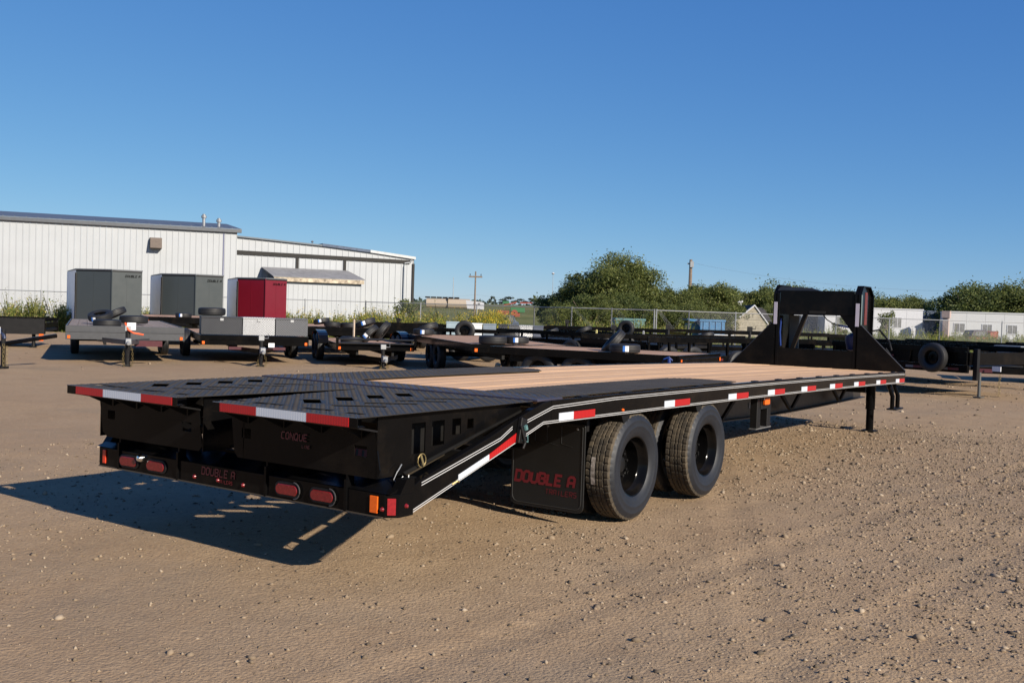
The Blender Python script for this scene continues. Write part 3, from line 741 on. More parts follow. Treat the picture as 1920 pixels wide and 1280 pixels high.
# ---- mudflaps
for s in (1, -1):
    fl = empty('mudflap', (0, 0, 0)); fl.parent = T
    x0, x1 = sorted((s*.485, s*1.095))
    m = MB(); P = []
    r = .05
    for (cx, cz, a0) in ((x1-r, .087+r, -PI/2), (x1-.02, .69, 0), (x0+.02, .69, PI/2), (x0+r, .087+r, PI)):
        rr = r if cz < .5 else .02
        for k in range(5): t = a0+PI/2*k/4; P.append((cx+rr*math.cos(t), cz+rr*math.sin(t)))
    m.prism(P, 2.2, 2.212, 'y'); m.obj('flap_sheet', flapm, fl, bevel=.002)
    cxm = (x0+x1)/2; inn = [((p[0]-cxm)*.94+cxm, (p[1]-.4)*.94+.405) for p in P]
    m = MB(); m.tube([(p[0], 2.1975, p[1]) for p in inn+[inn[0]]], .0028, 5, cap=False); m.obj('flap_rim', simple('rim_line_rubber', (.03, .03, .03), .35), fl)
    m = MB()
    for xx in (x0+.20, x0+.30, x0+.42): m.tube([(xx, 2.1985, .69), (xx, 2.1985, .56), (xx+.09, 2.1985, .545)], .0018, 5)
    m.obj('flap_embossing', simple('embossed_line_rubber', (.022, .022, .022), .35), fl)
    m = MB()
    for xx in (x0+.06, cxm, x1-.06): m.lathe([(-.006, .001), (-.005, .008), (0, .009)], 8, axis='y', c=(xx, 2.199, .675))
    m.obj('flap_bolts', steelgrey, fl)
    m = MB(); m.box(x0, x1, 2.214, 2.25, .66, zd(2.2)-.15); m.obj('flap_bracket', underm, fl)
    lettering('maker_decal', 'DOUBLE A', (x0+.040, 2.199, .262), (1, -0, 0), (0, 0, 1), .072, simple('flap_red', (.12, .005, .010), .5), fl, wgt=1.68, gap=1.6, wide=1.0, slant=.16)
    lettering('maker_decal', 'TRAILERS', (x0+.30, 2.199, .195), (1, -0, 0), (0, 0, 1), .034, simple('flap_red_small', (.09, .005, .010), .5), fl, wgt=1.0, gap=1.8, slant=.1)
m = MB(); m.lathe([(0, .011), (.010, .008), (.013, .001)], 10, axis='x', c=(W, 2.44, zd(2.4)-.115)); m.obj('side_marker', amber, T, smooth=True)
for y in (2.46, 3.72):
    m = MB(); m.prism([(y, zd(y)-.15), (y+.14, zd(y)-.15), (y+.10, .71), (y+.04, .71)], W-.10, W-.02); m.obj('fender_bracket', underm, T)
# side step / post with amber lamp
st = empty('toolbox_bracket', (0, 0, 0)); st.parent = T
for y in (5.36, 5.63):
    m = MB(); m.box(1.06, 1.13, y, y+.09, .445, zd(5.4)-.15); m.obj('bracket_post', blackdull, st, bevel=.004)
m = MB(); m.box(1.06, 1.13, 5.34, 5.74, .430, .442); m.obj('bracket_foot', simple('scuffed_foot', (.10, .10, .10), .5), st)
m = MB(); m.box(1.05, 1.135, 5.43, 5.66, .62, zd(5.4)-.151); m.obj('bracket_panel', blackdull, st)
m = MB(); m.box(1.136, 1.165, 5.48, 5.60, .66, .73); m.obj('amber_lamp', amber, st, bevel=.006)
m = MB(); m.box(1.136, 1.160, 5.452, 5.478, .71, .725); m.obj('lamp_clip', chrome, st)
m = MB(); m.box(.508, .511, 6.75, 7.02, .50, .56); m.box(.508, .511, 7.10, 7.32, .50, .56); m.obj('beam_sticker', simple('grey_print', (.16, .16, .17), .5, var=.6, scale=60), T)
# landing jack
jk = empty('landing_jack', (.86, 10.31, 0)); jk.parent = T
m = MB(); m.tube([(0, 0, .30), (0, 0, .70)], .062, 16); m.obj('jack_sleeve', black, jk, smooth=True)
m = MB(); m.tube([(0, 0, .02), (0, 0, .30)], .050, 16); m.obj('jack_leg', black, jk, smooth=True)
m = MB(); m.box(-.09, .09, -.09, .09, -.005, .018); m.obj('jack_foot', underm, jk)
m = MB(); m.box(-.36, -.07, -.03, .03, .52, .62); m.obj('jack_mount', underm, jk)
# front corner step
fs_ = empty('front_step', (0, 0, 0)); fs_.parent = T
for y in (10.22, 10.50):
    m = MB(); m.tube([(1.10, y, .69), (1.13, y+.01, .60), (1.16, y+.03, .50), (1.16, y+.03, .34)], .030, 8); m.obj('step_arm', black, fs_, smooth=True)
m = MB(); m.box(1.10, 1.23, 10.20, 10.58, .318, .338); m.obj('step_tread', blackdull, fs_, bevel=.003)
# ---- gooseneck
gn = empty('gooseneck', (0, 0, 0)); gn.parent = T
YG = 10.50
for s, zc in ((1, .826), (-1, .800)):
    m = MB(); m.prism([(s*1.25, zc-.04), (s*1.25, zc+.008), (s*.64, 1.43), (s*.60, 1.43), (s*.60, zc-.04)], YG, YG+.012, 'y'); m.obj('corner_gusset', black, gn)
    m = MB(); a = Vector((s*1.25, YG-.012, zc+.010)); b = Vector((s*.64, YG-.012, 1.434)); m.tube([a+Vector((0, .02, 0)), b+Vector((0, .02, 0))], .009, 6); m.obj('gusset_edge', simple('gusset_edge_paint', (.03, .03, .032), .35), gn)
m = MB(); m.box(-.60, .60, YG+.013, YG+.03, .72, 1.075); m.box(-.60, .60, YG+.031, YG+.12, 1.055, 1.07); m.obj('front_wall', black, gn)
m = MB(); m.box(-1.24, 1.24, YG+.002, YG+.06, .66, zd(YG)-.02); m.obj('front_rail', black, gn)
for s in (1, -1):
    # each neck upright: channel with flanges, chamfered at the top
    out_ = [(YG+.01, .55), (YG+.01, 1.86), (YG+.13, 1.985), (YG+.48, 1.985), (YG+.66, 1.86), (YG+.66, 1.30), (YG+.50, .95), (YG+.50, .55)]
    m = MB(); m.prism(out_, s*.575, s*.587); m.obj('neck_web', black, gn)
    m = MB()
    for (a, b) in zip(out_[:-1], out_[1:]):
        d = Vector((b[0]-a[0], b[1]-a[1])); nn = Vector((d.y, -d.x)).normalized()*.014
        if a == out_[0]: nn = nn
        m.prism([a, b, (b[0]+nn.x, b[1]+nn.y), (a[0]+nn.x, a[1]+nn.y)], s*.535, s*.628)
    m.obj('neck_flange', black, gn, bevel=.002)
    m = MB(); m.box(s*.560, s*.610, YG-.0085, YG-.0045, 1.415, 1.735); m.obj('reflective_tape', lavtape, gn)
    m = MB(); m.box(min(s*.588, s*.592), max(s*.588, s*.592), YG+.06, YG+.20, 1.44, 1.86, 0); m.box(min(s*.588, s*.592), max(s*.588, s*.592), YG+.33, YG+.45, 1.44, 1.90, 1); m.obj('neck_side_reflections', [simple('grey_green_reflection', (.13, .17, .165), .4), simple('red_brown_reflection', (.12, .022, .015), .4)], gn)  # grey-green and red-brown strips paint reflections onto the neck web
    # forward neck arm converging to the coupler
    m = MB(); vs = []
    for (y, z0_, z1_, xx) in ((YG+.5, 1.61, 1.90, .55), (YG+1.6, 1.62, 1.84, .30), (YG+2.3, 1.62, 1.78, .10)):
        vs += [(s*xx-.02, y, z0_), (s*xx+.02, y, z0_), (s*xx+.02, y, z1_), (s*xx-.02, y, z1_)]
    fs2 = [(0, 1, 2, 3), (8, 9, 10, 11)]
    for i in range(2):
        for k in range(4): fs2.append((4*i+k, 4*i+(k+1) % 4, 4*i+4+(k+1) % 4, 4*i+4+k))
    m.add(vs, fs2); m.obj('neck_arm', black, gn)
m = MB(); m.box(-.53, .53, YG+.02, YG+.035, 1.56, 1.905); m.box(-.53, .53, YG+.035, YG+.12, 1.56, 1.572); m.box(-.53, .53, YG+.035, YG+.30, 1.893, 1.905); m.obj('neck_crossplate', black, gn, bevel=.003)
m = MB(); m.prism([(-.585, 1.90), (-.54, 1.96), (-.10, 1.945), (.04, 1.905)], YG+.04, YG+.13, 'y'); m.obj('neck_top_cap', simple('blue_black_paint', (.02, .024, .035), .3), gn)
m = MB(); oval(m, .02, 1.60, .12, .02, YG+.012, YG+.019); m.obj('handle_slot', simple('slot_black', (.002, .002, .002), .9), gn)
m = MB(); m.prism([(-.38, 1.06), (-.32, 1.06), (-.14, 1.56), (-.20, 1.56)], YG+.05, YG+.10, 'y'); m.obj('diagonal_brace', black, gn)
m = MB(); m.prism([(.53, 1.30), (.53, 1.56), (.33, 1.56)], YG+.05, YG+.062, 'y'); m.obj('corner_brace', black, gn)
m = MB(); m.box(-.52, -.38, YG+.42, YG+.45, 1.06, 1.55); m.obj('grey_back_panel', simple('dull_green_grey_panel', (.10, .12, .12), .6), gn)
m = MB(); m.tube([(-.53, YG+.08, 1.5), (-.54, YG+.08, 1.3), (-.52, YG+.07, 1.1)], .014, 8); m.obj('blue_hose', bluehose, gn, smooth=True)
m = MB(); m.lathe([(0, .02), (.02, .11), (.16, .14), (.22, .13), (.26, .06), (.27, .001)], 18, axis='z', c=(.47, YG+.35, 1.06)); m.obj('dark_blue_hood', simple('dark_blue_tarp', (.010, .016, .075), .5), gn, smooth=True)
m = MB(); m.prism([(.22, 1.415), (.46, 1.375), (.46, 1.40), (.24, 1.435)], YG+.30, YG+.34, 'y'); m.obj('blue_strap', simple('blue_strap_cloth', (.06, .15, .55), .5), gn)
m = MB(); m.tube([(.05, YG+.2, 1.56), (.10, YG+.2, 1.50), (.18, YG+.22, 1.45), (.26, YG+.3, 1.41)], .008, 6); m.obj('cable', underm, gn)
m = MB(); m.tube([(0, YG+2.35, 1.42), (0, YG+2.35, 1.75)], .07, 14); m.tube([(0, YG+2.35, 1.32), (0, YG+2.35, 1.42)], .05, 14); m.obj('coupler', black, gn, smooth=True)
m = MB(); m.tube([(.72, YG+.3, 1.36), (.80, YG+.35, 1.38), (.95, YG+.3, 1.22), (1.0, YG+.25, 1.10)], .014, 6); m.tube([(.98, YG+.02, 1.13), (1.04, YG+.02, 1.05), (1.03, YG+.02, 1.0)], .010, 6); m.obj('loose_hose', blackdull, gn, smooth=True)

# ================================================================== BACKGROUND TRAILERS
bgtyre = {}
def bg_tyre_mesh():
    if 't' not in bgtyre:
        m = MB(); m.lathe([(-.075, .20), (-.10, .23), (-.11, .30), (-.095, .36), (-.08, .375), (-.045, .380), (-.04, .372), (-.035, .381), (0, .383), (.035, .381), (.04, .372), (.045, .380), (.08, .375), (.095, .36), (.11, .30), (.10, .23), (.075, .20)], 32)
        o = m.obj('tyre', rubberdark, smooth=True); bgtyre['t'] = o.data
        r = MB(); r.lathe([(.075, .203), (.085, .205), (.06, .18), (.0, .17), (-.005, .10), (.01, .09), (.01, .06), (.05, .05), (.05, .001)], 24); r.lathe([(-.075, .203), (-.06, .18), (0, .17)], 24)
        o2 = r.obj('rim', black, smooth=True); bgtyre['r'] = o2.data
        bpy.data.objects.remove(o); bpy.data.objects.remove(o2)
    return bgtyre['t'], bgtyre['r']
def wheel_part(parent, x, y, z, s=1, sc=1.0):
    t, r = bg_tyre_mesh(); wr = empty('wheel', (x, y, z)); wr.parent = parent; wr.scale = (sc*s, sc, sc)
    a = bpy.data.objects.new('tyre', t); COL.objects.link(a); a.parent = wr
    b = bpy.data.objects.new('rim', r); COL.objects.link(b); b.parent = wr; return wr
def loose_tyre(loc, rot, label, sc=1.0, sticker=None, rim=True, group='loose tyres lying on the parked trailers'):
    t, r = bg_tyre_mesh(); wr = empty('spare_tyre', loc, 0, label, 'tyre', group); wr.rotation_euler = rot; wr.scale = (sc*.92, sc*.92, sc*.92)
    a = bpy.data.objects.new('tyre', t); COL.objects.link(a); a.parent = wr; a['label'] = 'black rubber tyre'
    del a['label']
    if rim: b = bpy.data.objects.new('rim', r); COL.objects.link(b); b.parent = wr
    if sticker is not None:
        m = MB(); vs = []; n = 6
        for k in range(n):
            tt = 2.54+rot[2]+sticker-.19+k*.38/(n-1)
            for a_ in (-.07, .07): vs.append((a_, .386*math.cos(tt), .386*math.sin(tt)))
        m.add(vs, [(2*k, 2*k+1, 2*k+3, 2*k+2) for k in range(n-1)]); m.m = [0, 0, 0, 1, 1]
        m.obj('tyre_label', [whitesticker, bluesticker], wr, fixn=False)
    return wr
pl_mesh = {}
def flatdeck(name, label, px, D, away, w_, L, z, frame, wood, rail_h=.14, tongue=True, ntyre=2, front_h=None, chain=zinc, jackw=.045, wheel_y=None, group='flat deck trailers parked in a row', ang=None, lamp=amber, up=0):
    b = bearing(away) if ang is None else ang
    loc = at(px, D); r = empty(name, loc, b-PI/2, label, 'trailer', group)
    hw = w_/2
    for s in (-1, 1):
        m = MB(); m.box(s*hw-.03 if s > 0 else s*hw, s*hw if s > 0 else s*hw+.03, .06, L, z-rail_h, z+.01+up); m.obj('side_rail', frame, r)
    fh = front_h or rail_h+.02
    m = MB(); m.box(-hw, hw, 0, .055, z-fh, z+.015+up); m.box(-hw, hw, -.012, 0, z-fh*.45, z-fh*.38+.01); m.obj('front_rail', frame, r, bevel=.004)
    m = MB(); m.box(-hw+.035, hw-.035, L-.055, L-.001, z-rail_h, z+.012); m.obj('rear_rail', frame, r)
    n = max(6, int(w_/.2)); pw_ = (w_-.08)/n
    key = (round(w_, 2), L)
    if key not in pl_mesh:
        m = MB(); m.box(.004, pw_-.004, .062, L-.06, -.04, -.002); o = m.obj('plank', wood); pl_mesh[key] = o.data; bpy.data.objects.remove(o)
    for i in range(n):
        o = bpy.data.objects.new('plank', pl_mesh[key]); COL.objects.link(o); o.parent = r; o.location = (-hw+.04+i*pw_, 0, z+random.uniform(-.003, .003))
        if o.data.materials[0] is not wood: o.material_slots[0].link = 'OBJECT'; o.material_slots[0].material = wood
    for y in np.arange(.5, L, .8):
        m = MB(); m.box(-hw+.035, hw-.035, y, y+.05, z-rail_h, z-.045); m.obj('crossmember', underm, r)
    wy = wheel_y or L*.52
    for k in range(ntyre):
        for s in (-1, 1): wheel_part(r, s*(hw-.16 if z > .7 else hw+.14), wy+k*.84, .37*(.97), s, .97)
        m = MB(); m.tube([(-hw+.1, wy+k*.84, .37), (hw-.1, wy+k*.84, .37)], .04, 8); m.obj('axle', underm, r)
    for s in (-1, 1):
        m = MB(); m.box(s*.45-.03, s*.45+.03, .1, L-.1, z-rail_h-.16, z-rail_h-.004); m.obj('main_beam', underm, r)
        m = MB(); m.box(s*(hw-.07)-.03, s*(hw-.07)+.03, -.018, -.013, z-fh+.02, z-fh+.09); m.obj('marker_lamp', lamp, r)
    if tongue:
        zt = z-.30
        for s in (-1, 1):
            m = MB(); m.prism([(s*.62, .3), (s*.56, .3), (s*.02, -1.25), (s*.08, -1.25)], zt-.05, zt+.05, 'z'); m.obj('tongue_beam', frame, r)
        m = MB(); m.box(-.06, .06, -1.50, -1.25, zt-.05, zt+.09); m.tube([(0, -1.5, zt), (0, -1.62, zt-.02)], .045, 8); m.obj('coupler', steelgrey, r, bevel=.01)
        j = empty('tongue_jack', (.0, -1.12, 0)); j.parent = r
        m = MB(); m.tube([(0, 0, .03), (0, 0, zt+.32)], jackw, 10); m.box(-.08, .08, -.08, .08, 0, .03); m.obj('jack_leg', blackdull, j)
        m = MB(); m.box(-.06, .06, -.06, .06, zt+.25, zt+.36); m.tube([(.06, 0, zt+.30), (.16, 0, zt+.30), (.16, 0, zt+.42)], .010, 6); m.obj('jack_crank', steelgrey, j)
        for s in (-1, 1):
            m = MB(); pts = [(s*.05, -1.3, zt-.06), (s*.09, -1.33, zt-.18), (s*.10, -1.34, .06), (s*.07, -1.30, .02)]
            for i in range(3):
                a, b_ = Vector(pts[i]), Vector(pts[i+1]); k_ = max(2, int((b_-a).length/.045))
                for q in range(k_):
                    c_ = a.lerp(b_, (q+.5)/k_); e = Vector((.018, 0, 0)) if q % 2 else Vector((0, .018, 0))
                    m.tube([c_-e-Vector((0, 0, .020)), c_+e-Vector((0, 0, .020)), c_+e+Vector((0, 0, .020)), c_-e+Vector((0, 0, .020)), c_-e-Vector((0, 0, .020))], .006, 4, cap=False)
            m.obj('safety_chain', chain, r)
    return r
def on(r, x, y, z):
    return r.matrix_basis @ Vector((x, y, z))

tB = flatdeck('deckover_trailer', 'grey deckover trailer with grey-brown planks and orange strap on its tongue', 236, 23.6, 160, 2.58, 8.2, .83, greypaint, deckgrey, .26, front_h=.30, jackw=.055, chain=zinc)
m = MB(); m.tube([(-.06, -1.1, .95), (0, -1.2, .80), (.10, -1.25, .74), (.32, -1.2, .70)], .022, 6); s_ = m.obj('orange_strap', simple('orange_webbing', (.65, .10, .03), .6), tB)
m = MB(); m.box(-.02, .16, -1.16, -1.14, .80, .96); m.obj('white_tag', whitesticker, tB)
m = MB(); m.box(-.32, -.12, -.03, -.014, .45, .55); m.box(.15, .75, -.75, -.745, .42, .55); m.obj('red_lettering_panel', simple('red_panel_print', (.06, .004, .010), .4), tB)
tC = flatdeck('deckover_trailer', 'black wood-deck trailer carrying three diamond-plate boxes across its front', 479, 25, 230, 2.6, 6.6, .66, black, deckwood2, .16, front_h=.22, group='flat deck trailers parked in a row')
m = MB(); m.box(.16, .30, -1.17, -1.15, .45, .55); m.obj('white_tag', whitesticker, tC)
zt_ = .36
for s in (-1, 1):
    m = MB(); m.box(s*.5-.17, s*.5+.17, -.40, -.38, .35, .42); m.obj('red_lettering', simple('red_tongue_print', (.05, .004, .010), .4), tC)
for k, (x0, x1, mt, lb) in enumerate(((-1.29, -.33, aludark, 'dark dull diamond-plate box, left of three on the black trailer'), (-.31, .46, alubright, 'bright silver diamond-plate box in the middle of three on the black trailer'), (.48, 1.27, alumid, 'grey diamond-plate box, right of three on the black trailer'))):
    t_ = empty('tool_box', on(tC, (x0+x1)/2, .0, .69), tC.rotation_euler[2], lb, 'tool box', 'diamond-plate boxes on the black trailer')
    hw = (x1-x0)/2
    m = MB(); m.box(-hw, hw, .0, .62, 0, .40); m.obj('box_body', mt, t_, bevel=.006)
    m = MB(); m.box(-hw-.006, hw+.006, -.012, .632, .403, .44); m.obj('box_lid', mt, t_, bevel=.006)
    m = MB(); m.box(-.04, .04, -.024, -.013, .34, .40); m.obj('box_latch', steelgrey, t_)
tD = flatdeck('car_hauler_trailer', 'low black car hauler trailer with double front bar and a pile of tyres', 705, 25.6, 390, 1.96, 5.2, .52, black, deckwood2, .14, up=.02, front_h=.14)
m = MB(); m.tube([(-.98, -.10, .66), (.98, -.10, .66)], .024, 8); m.tube([(-.98, -.10, .56), (.98, -.10, .56)], .024, 8)
m.obj('front_bar', simple('bright_black_bar', (.02, .02, .02), .1), tD, smooth=True)
for s in (-1, 1):
    m = MB(); m.box(s*.98-.03, s*.98+.03, -.14, -.06, .42, .70); m.obj('bar_post', black, tD)
    m = MB(); n = 10; P = [(2.0+.0+1.05*math.cos(PI-PI*k/n)+.75, .50+.32*math.sin(PI*k/n)) for k in range(n+1)]; Q = [(p[0], p[1]-.03) for p in P]
    m.prism(P+Q[::-1], s*.99, s*1.24); m.obj('fender', black, tD)
tL = flatdeck('deckover_trailer', 'higher tan wood-deck trailer seen between the grey trailer and the diamond-plate boxes', 345, 33.2, 200, 2.4, 6.0, .93, black, deckwood2, .16, tongue=False)
tE = flatdeck('deckover_trailer', 'black trailer behind the car hauler with pale deck seen end-on at the weeds', 622, 30.8, 390, 2.3, 5.5, .82, black, deckwood2, .22, tongue=False)
tF = flatdeck('equipment_trailer', 'black trailer with low front wall between the car hauler and flowering weeds', 765, 35, 420, 2.4, 5.5, .80, black, deckwood2, .2, tongue=False, up=.16)
tG = flatdeck('deckover_trailer', 'long wood-deck trailer behind the main deck, tyres stacked near its right corner', 985, 21.6, 372, 2.3, 7.2, .76, black, deckwood2, .15, tongue=False)
# trailer standing side-on, its left rail facing the camera
pa = at(945, 19.6); pb = at(1275, 17.8); dv = (pa-pb).normalized()
tH = flatdeck('deckover_trailer', 'wood-deck trailer parked side-on behind the main deck with blue hose at its nose', 1275, 17.8, 0, 2.2, 3.9, .78, black, deckwood2, .13, tongue=False, ang=math.atan2(dv.y, dv.x))
# shift so that the near rail lies on the line
nrm = Vector((-dv.y, dv.x, 0));
if nrm.dot(Vector((fwd()[0], fwd()[1], 0))) < 0: nrm = -nrm
tH.location = Vector(tH.location)+nrm*1.1
m = MB(); m.tube([(0, 0, 0), (.05, 0, .14), (.14, 0, .18), (.2, 0, .12)], .014, 6); m.tube([(.14, 0, .16), (.16, 0, -.02)], .03, 8)
hh_ = m.obj('brake_hose', bluehose, None, smooth=True); hh_.location = at(1240, 17.4, .60); hh_.rotation_euler = (0, 0, -YAW); tag(hh_, 'bright blue hose hanging at the nose of the side-on wood-deck trailer', 'hose')
for px_, py_, D_ in ((867, 648, 21.9), (1085, 665, 18.5), (1272, 672, 17.6)):
    pass

def sidetrailer(label, px0, D0, px1, D1, z0, z1, posts=8, tongue=None, wheels=True, tapes=True, depth=2.3, group='long black trailers parked side-on', wall=False):
    a = at(px0, D0); b = at(px1, D1); d = (b-a); L = d.length; rz = math.atan2(d.y, d.x)
    r = empty('equipment_trailer', a, rz, label, 'trailer', group)
    # local +x along the length, +y away from the camera
    for y in (0, depth):
        m = MB(); m.box(0, L, y, y+.03, z1-.10, z1); m.box(.06, L-.06, y-.01, y+.0, z1-.115, z1-.09); m.obj('top_rail', black, r)
        m = MB(); m.box(0, L, y, y+.08, z0, z0+.16); m.obj('lower_rail', black, r)
        for k in range(posts):
            x = .02+k*(L-.09)/(posts-1); m = MB(); m.box(x, x+.05, y+.004, y+.05, z0+.162, z1-.102); m.obj('stake', black, r)
    m = MB(); m.box(.03, L-.03, .085, depth-.005, z0+.06, z0+.14); m.obj('bed', underm, r)
    if wall:
        m = MB(); m.box(.06, L-.06, .052, .07, z0+.162, z1-.105); m.obj('side_panel', black, r)
    for x in (0, L-.04):
        m = MB(); m.box(x, x+.04, .085, depth-.005, z0+.162, z1-.11); m.obj('end_rail', black, r)
    if wheels:
        for k in range(2):
            for y, s in ((-.02, -1), (depth, 1)):
                w_ = wheel_part(r, L*.5+k*.85, y, .37, 1, .95); w_.rotation_euler = (0, 0, PI/2)
    if tapes:
        for k in range(4):
            x = L*(.1+.24*k); m = MB(); m.box(x, x+.18, -.014, -.0105, z0+.05, z0+.10, 0); m.box(x+.18, x+.42, -.014, -.0105, z0+.05, z0+.10, 1); m.obj('reflective_tape', [simple('aged_white_tape', (.12, .12, .13), .5), simple('aged_red_tape', (.07, .006, .010), .5)], r)
    if tongue:
        m = MB(); m.box(L, L+tongue, depth/2-.05, depth/2+.05, z0, z0+.14); m.obj('tongue_beam', black, r)
        m = MB(); m.prism([(L-.0, .3), (L-.0, .4), (L+tongue*.8, depth/2-.06), (L+tongue*.8, depth/2-.16)], z0+.001, z0+.13, 'z'); m.obj('tongue_arm', black, r)
        m = MB(); m.prism([(L+.05, .34), (L+.05, .335), (L+tongue*.75, depth/2-.175), (L+tongue*.75, depth/2-.17)], z0+.02, z0+.10, 'z'); m.obj('red_lettering', simple('tongue_red_print', (.05, .004, .010), .4), r)
        m = MB(); m.box(L+tongue, L+tongue+.2, depth/2-.06, depth/2+.06, z0-.03, z0+.10); m.obj('coupler', blackdull, r, bevel=.01)
    return r
def stand(r, x, y, z_top, rad, mat, nm='jack_leg'):
    m = MB(); m.tube([(x, y, 0), (x, y, z_top)], rad, 10); m.box(x-.08, x+.08, y-.08, y+.08, 0, .02); return m.obj(nm, mat, r)
def chain(r, x, y, z0, z1, mat=zinc):
    m = MB(); n = int((z0-z1)/.045)
    for q in range(n):
        c = Vector((x+.01*math.sin(q), y, z0-(q+.5)*.045)); e = Vector((.020, 0, 0)) if q % 2 else Vector((0, .020, 0))
        v = Vector((0, 0, .022)); m.tube([c-e-v, c+e-v, c+e+v, c-e+v, c-e-v], .0045, 4, cap=False)
    m.obj('safety_chain', mat, r)
sK1 = sidetrailer('black trailer right of the gooseneck with a spare tyre upright on its side', 1560, 23.6, 1815, 20.9, .50, 1.04, 6, tongue=.9, wheels=False, wall=True)
L1 = (at(1815, 20.9)-at(1560, 23.6)).length
stand(sK1, L1+.08, .35, .52, .032, simple('dull_grey_jack', (.07, .072, .07), .5)); m = MB(); m.box(L1+.01, L1+.10, .20, .30, .35, 1.0); m.obj('jack_post', blackdull, sK1)
chain(sK1, L1+.42, .5, .50, .02)
m = MB(); m.box(L1+.30, L1+.48, .42, .44, .56, .66); m.obj('white_tag', whitesticker, sK1)
m = MB(); m.box(L1-2.6, L1-2.2, -.016, -.012, .77, .80, 0); m.box(L1-2.2, L1-1.7, -.016, -.012, .77, .80, 1); m.obj('side_lettering', [whitesticker, simple('dim_red_print', (.10, .01, .012), .4)], sK1)
wS = loose_tyre(at(1750, 21.36, .79), (0, 0, 0), 'spare tyre mounted upright on the side of the black trailer right of the gooseneck', .88, None)
wS.rotation_euler = (0, 0, sK1.rotation_euler[2]+PI/2)
sK2 = sidetrailer('black trailer at the right edge with grey winch box on its tongue', 1600, 27.5, 1830, 24.6, .52, 1.06, 6, tongue=1.3, wheels=False, wall=False)
L2 = (at(1830, 24.6)-at(1600, 27.5)).length
m = MB(); m.box(L2+.10, L2+.78, .6, .95, .80, 1.03); m.tube([(L2+.98, .7, .86), (L2+1.12, .7, .86)], .10, 12); m.box(L2+.85, L2+1.2, .6, .8, 1.0, 1.03); m.obj('winch_box', simple('grey_winch_paint', (.15, .165, .18), .4), sK2, bevel=.01)
stand(sK2, L2+.92, .75, .98, .055, blackdull); chain(sK2, L2+1.25, .9, .50, .02, zinc)
m = MB(); m.box(L2+.10, L2+1.05, .55, .556, .60, .72); m.obj('red_lettering_panel', simple('dark_red_tongue', (.045, .006, .014), .4), sK2)
sK3 = sidetrailer('black trailer cut by the right edge of the picture', 1905, 27, 2150, 26, .55, 1.05, 5, wheels=True)
sJ2 = sidetrailer('long black trailer with red and white tape marks left of the gooseneck', 1215, 22.0, 1530, 25.2, .45, 1.02, 10, wheels=True)
sJ1 = sidetrailer('black trailer with plain low rails behind the side-on wood-deck trailer', 930, 31.3, 1240, 27, .55, .95, 7, wheels=True, tapes=False)
sJ3 = sidetrailer('black trailer under the distant house with stake sides', 1260, 31, 1640, 31, .45, .86, 9, wheels=True, tapes=False)
sM1 = sidetrailer('black trailer with stake sides behind the long wood deck, nearest the fence', 690, 40, 835, 39.5, .5, .86, 6, wheels=True, tapes=False, depth=2.0)
sM2 = sidetrailer('black trailer with tall stakes nearest the middle fence posts', 1010, 36.5, 1250, 35.8, .55, 1.0, 9, wheels=True, tapes=False, depth=2.0)
sM3 = sidetrailer('black trailer behind the low house side of the yard, nearest the right fence', 1285, 37.5, 1600, 38.5, .55, 1.0, 9, wheels=True, tapes=False, depth=2.0)
sI = sidetrailer('black trailer with upright spare tyre beside the pale boxes', 800, 30, 930, 29.4, .50, .93, 4, wheels=True, tapes=False, depth=2.0)
sA = sidetrailer('high sided black trailer cut by the left edge of the picture', -190, 28.4, 84, 29.4, .40, .84, 5, wheels=False, tapes=False, wall=True)
m = MB(); LA = (at(84, 29.4)-at(-190, 28.4)).length; m.box(LA-.16, LA-.04, -.03, -.012, .20, .40); m.obj('amber_lamp', amber, sA)
m = MB(); m.box(0, LA-.02, -.012, -.002, .385, .83); m.obj('front_panel', blackdull, sA)
for s in (0.3, 3.4):
    stand(sA, s, .3, .40, .05, blackdull)
# tongue of another trailer reaching in at the left edge
tA = empty('trailer_tongue', at(6, 20.6), 0, 'black trailer tongue with jack and hanging chains at the left edge', 'trailer tongue')
v_ = at(54, 21.0)-at(6, 20.6)
m = MB(); m.tube([(-.6, -.1, .60), (0, 0, .50), (v_.x, v_.y+.6, .66)], .05, 6); m.obj('tongue_beam', black, tA)
m = MB(); m.tube([(0, 0, .05), (0, 0, .78)], .045, 10); m.box(-.08, .08, -.08, .08, 0, .05); m.obj('jack_leg', blackdull, tA)
m = MB(); m.tube([(-.08, -.05, .80), (.02, -.02, .68), (.05, 0, .60)], .035, 8); m.obj('dark_blue_cover', simple('navy_cover', (.01, .02, .06), .5), tA)
m = MB(); m.box(-.10, .02, -.10, -.08, .70, .84); m.obj('white_tag', whitesticker, tA)
chain(tA, .10, -.05, .50, .02); chain(tA, -.12, -.05, .50, .02); chain(tA, .17, -.02, .46, .02)

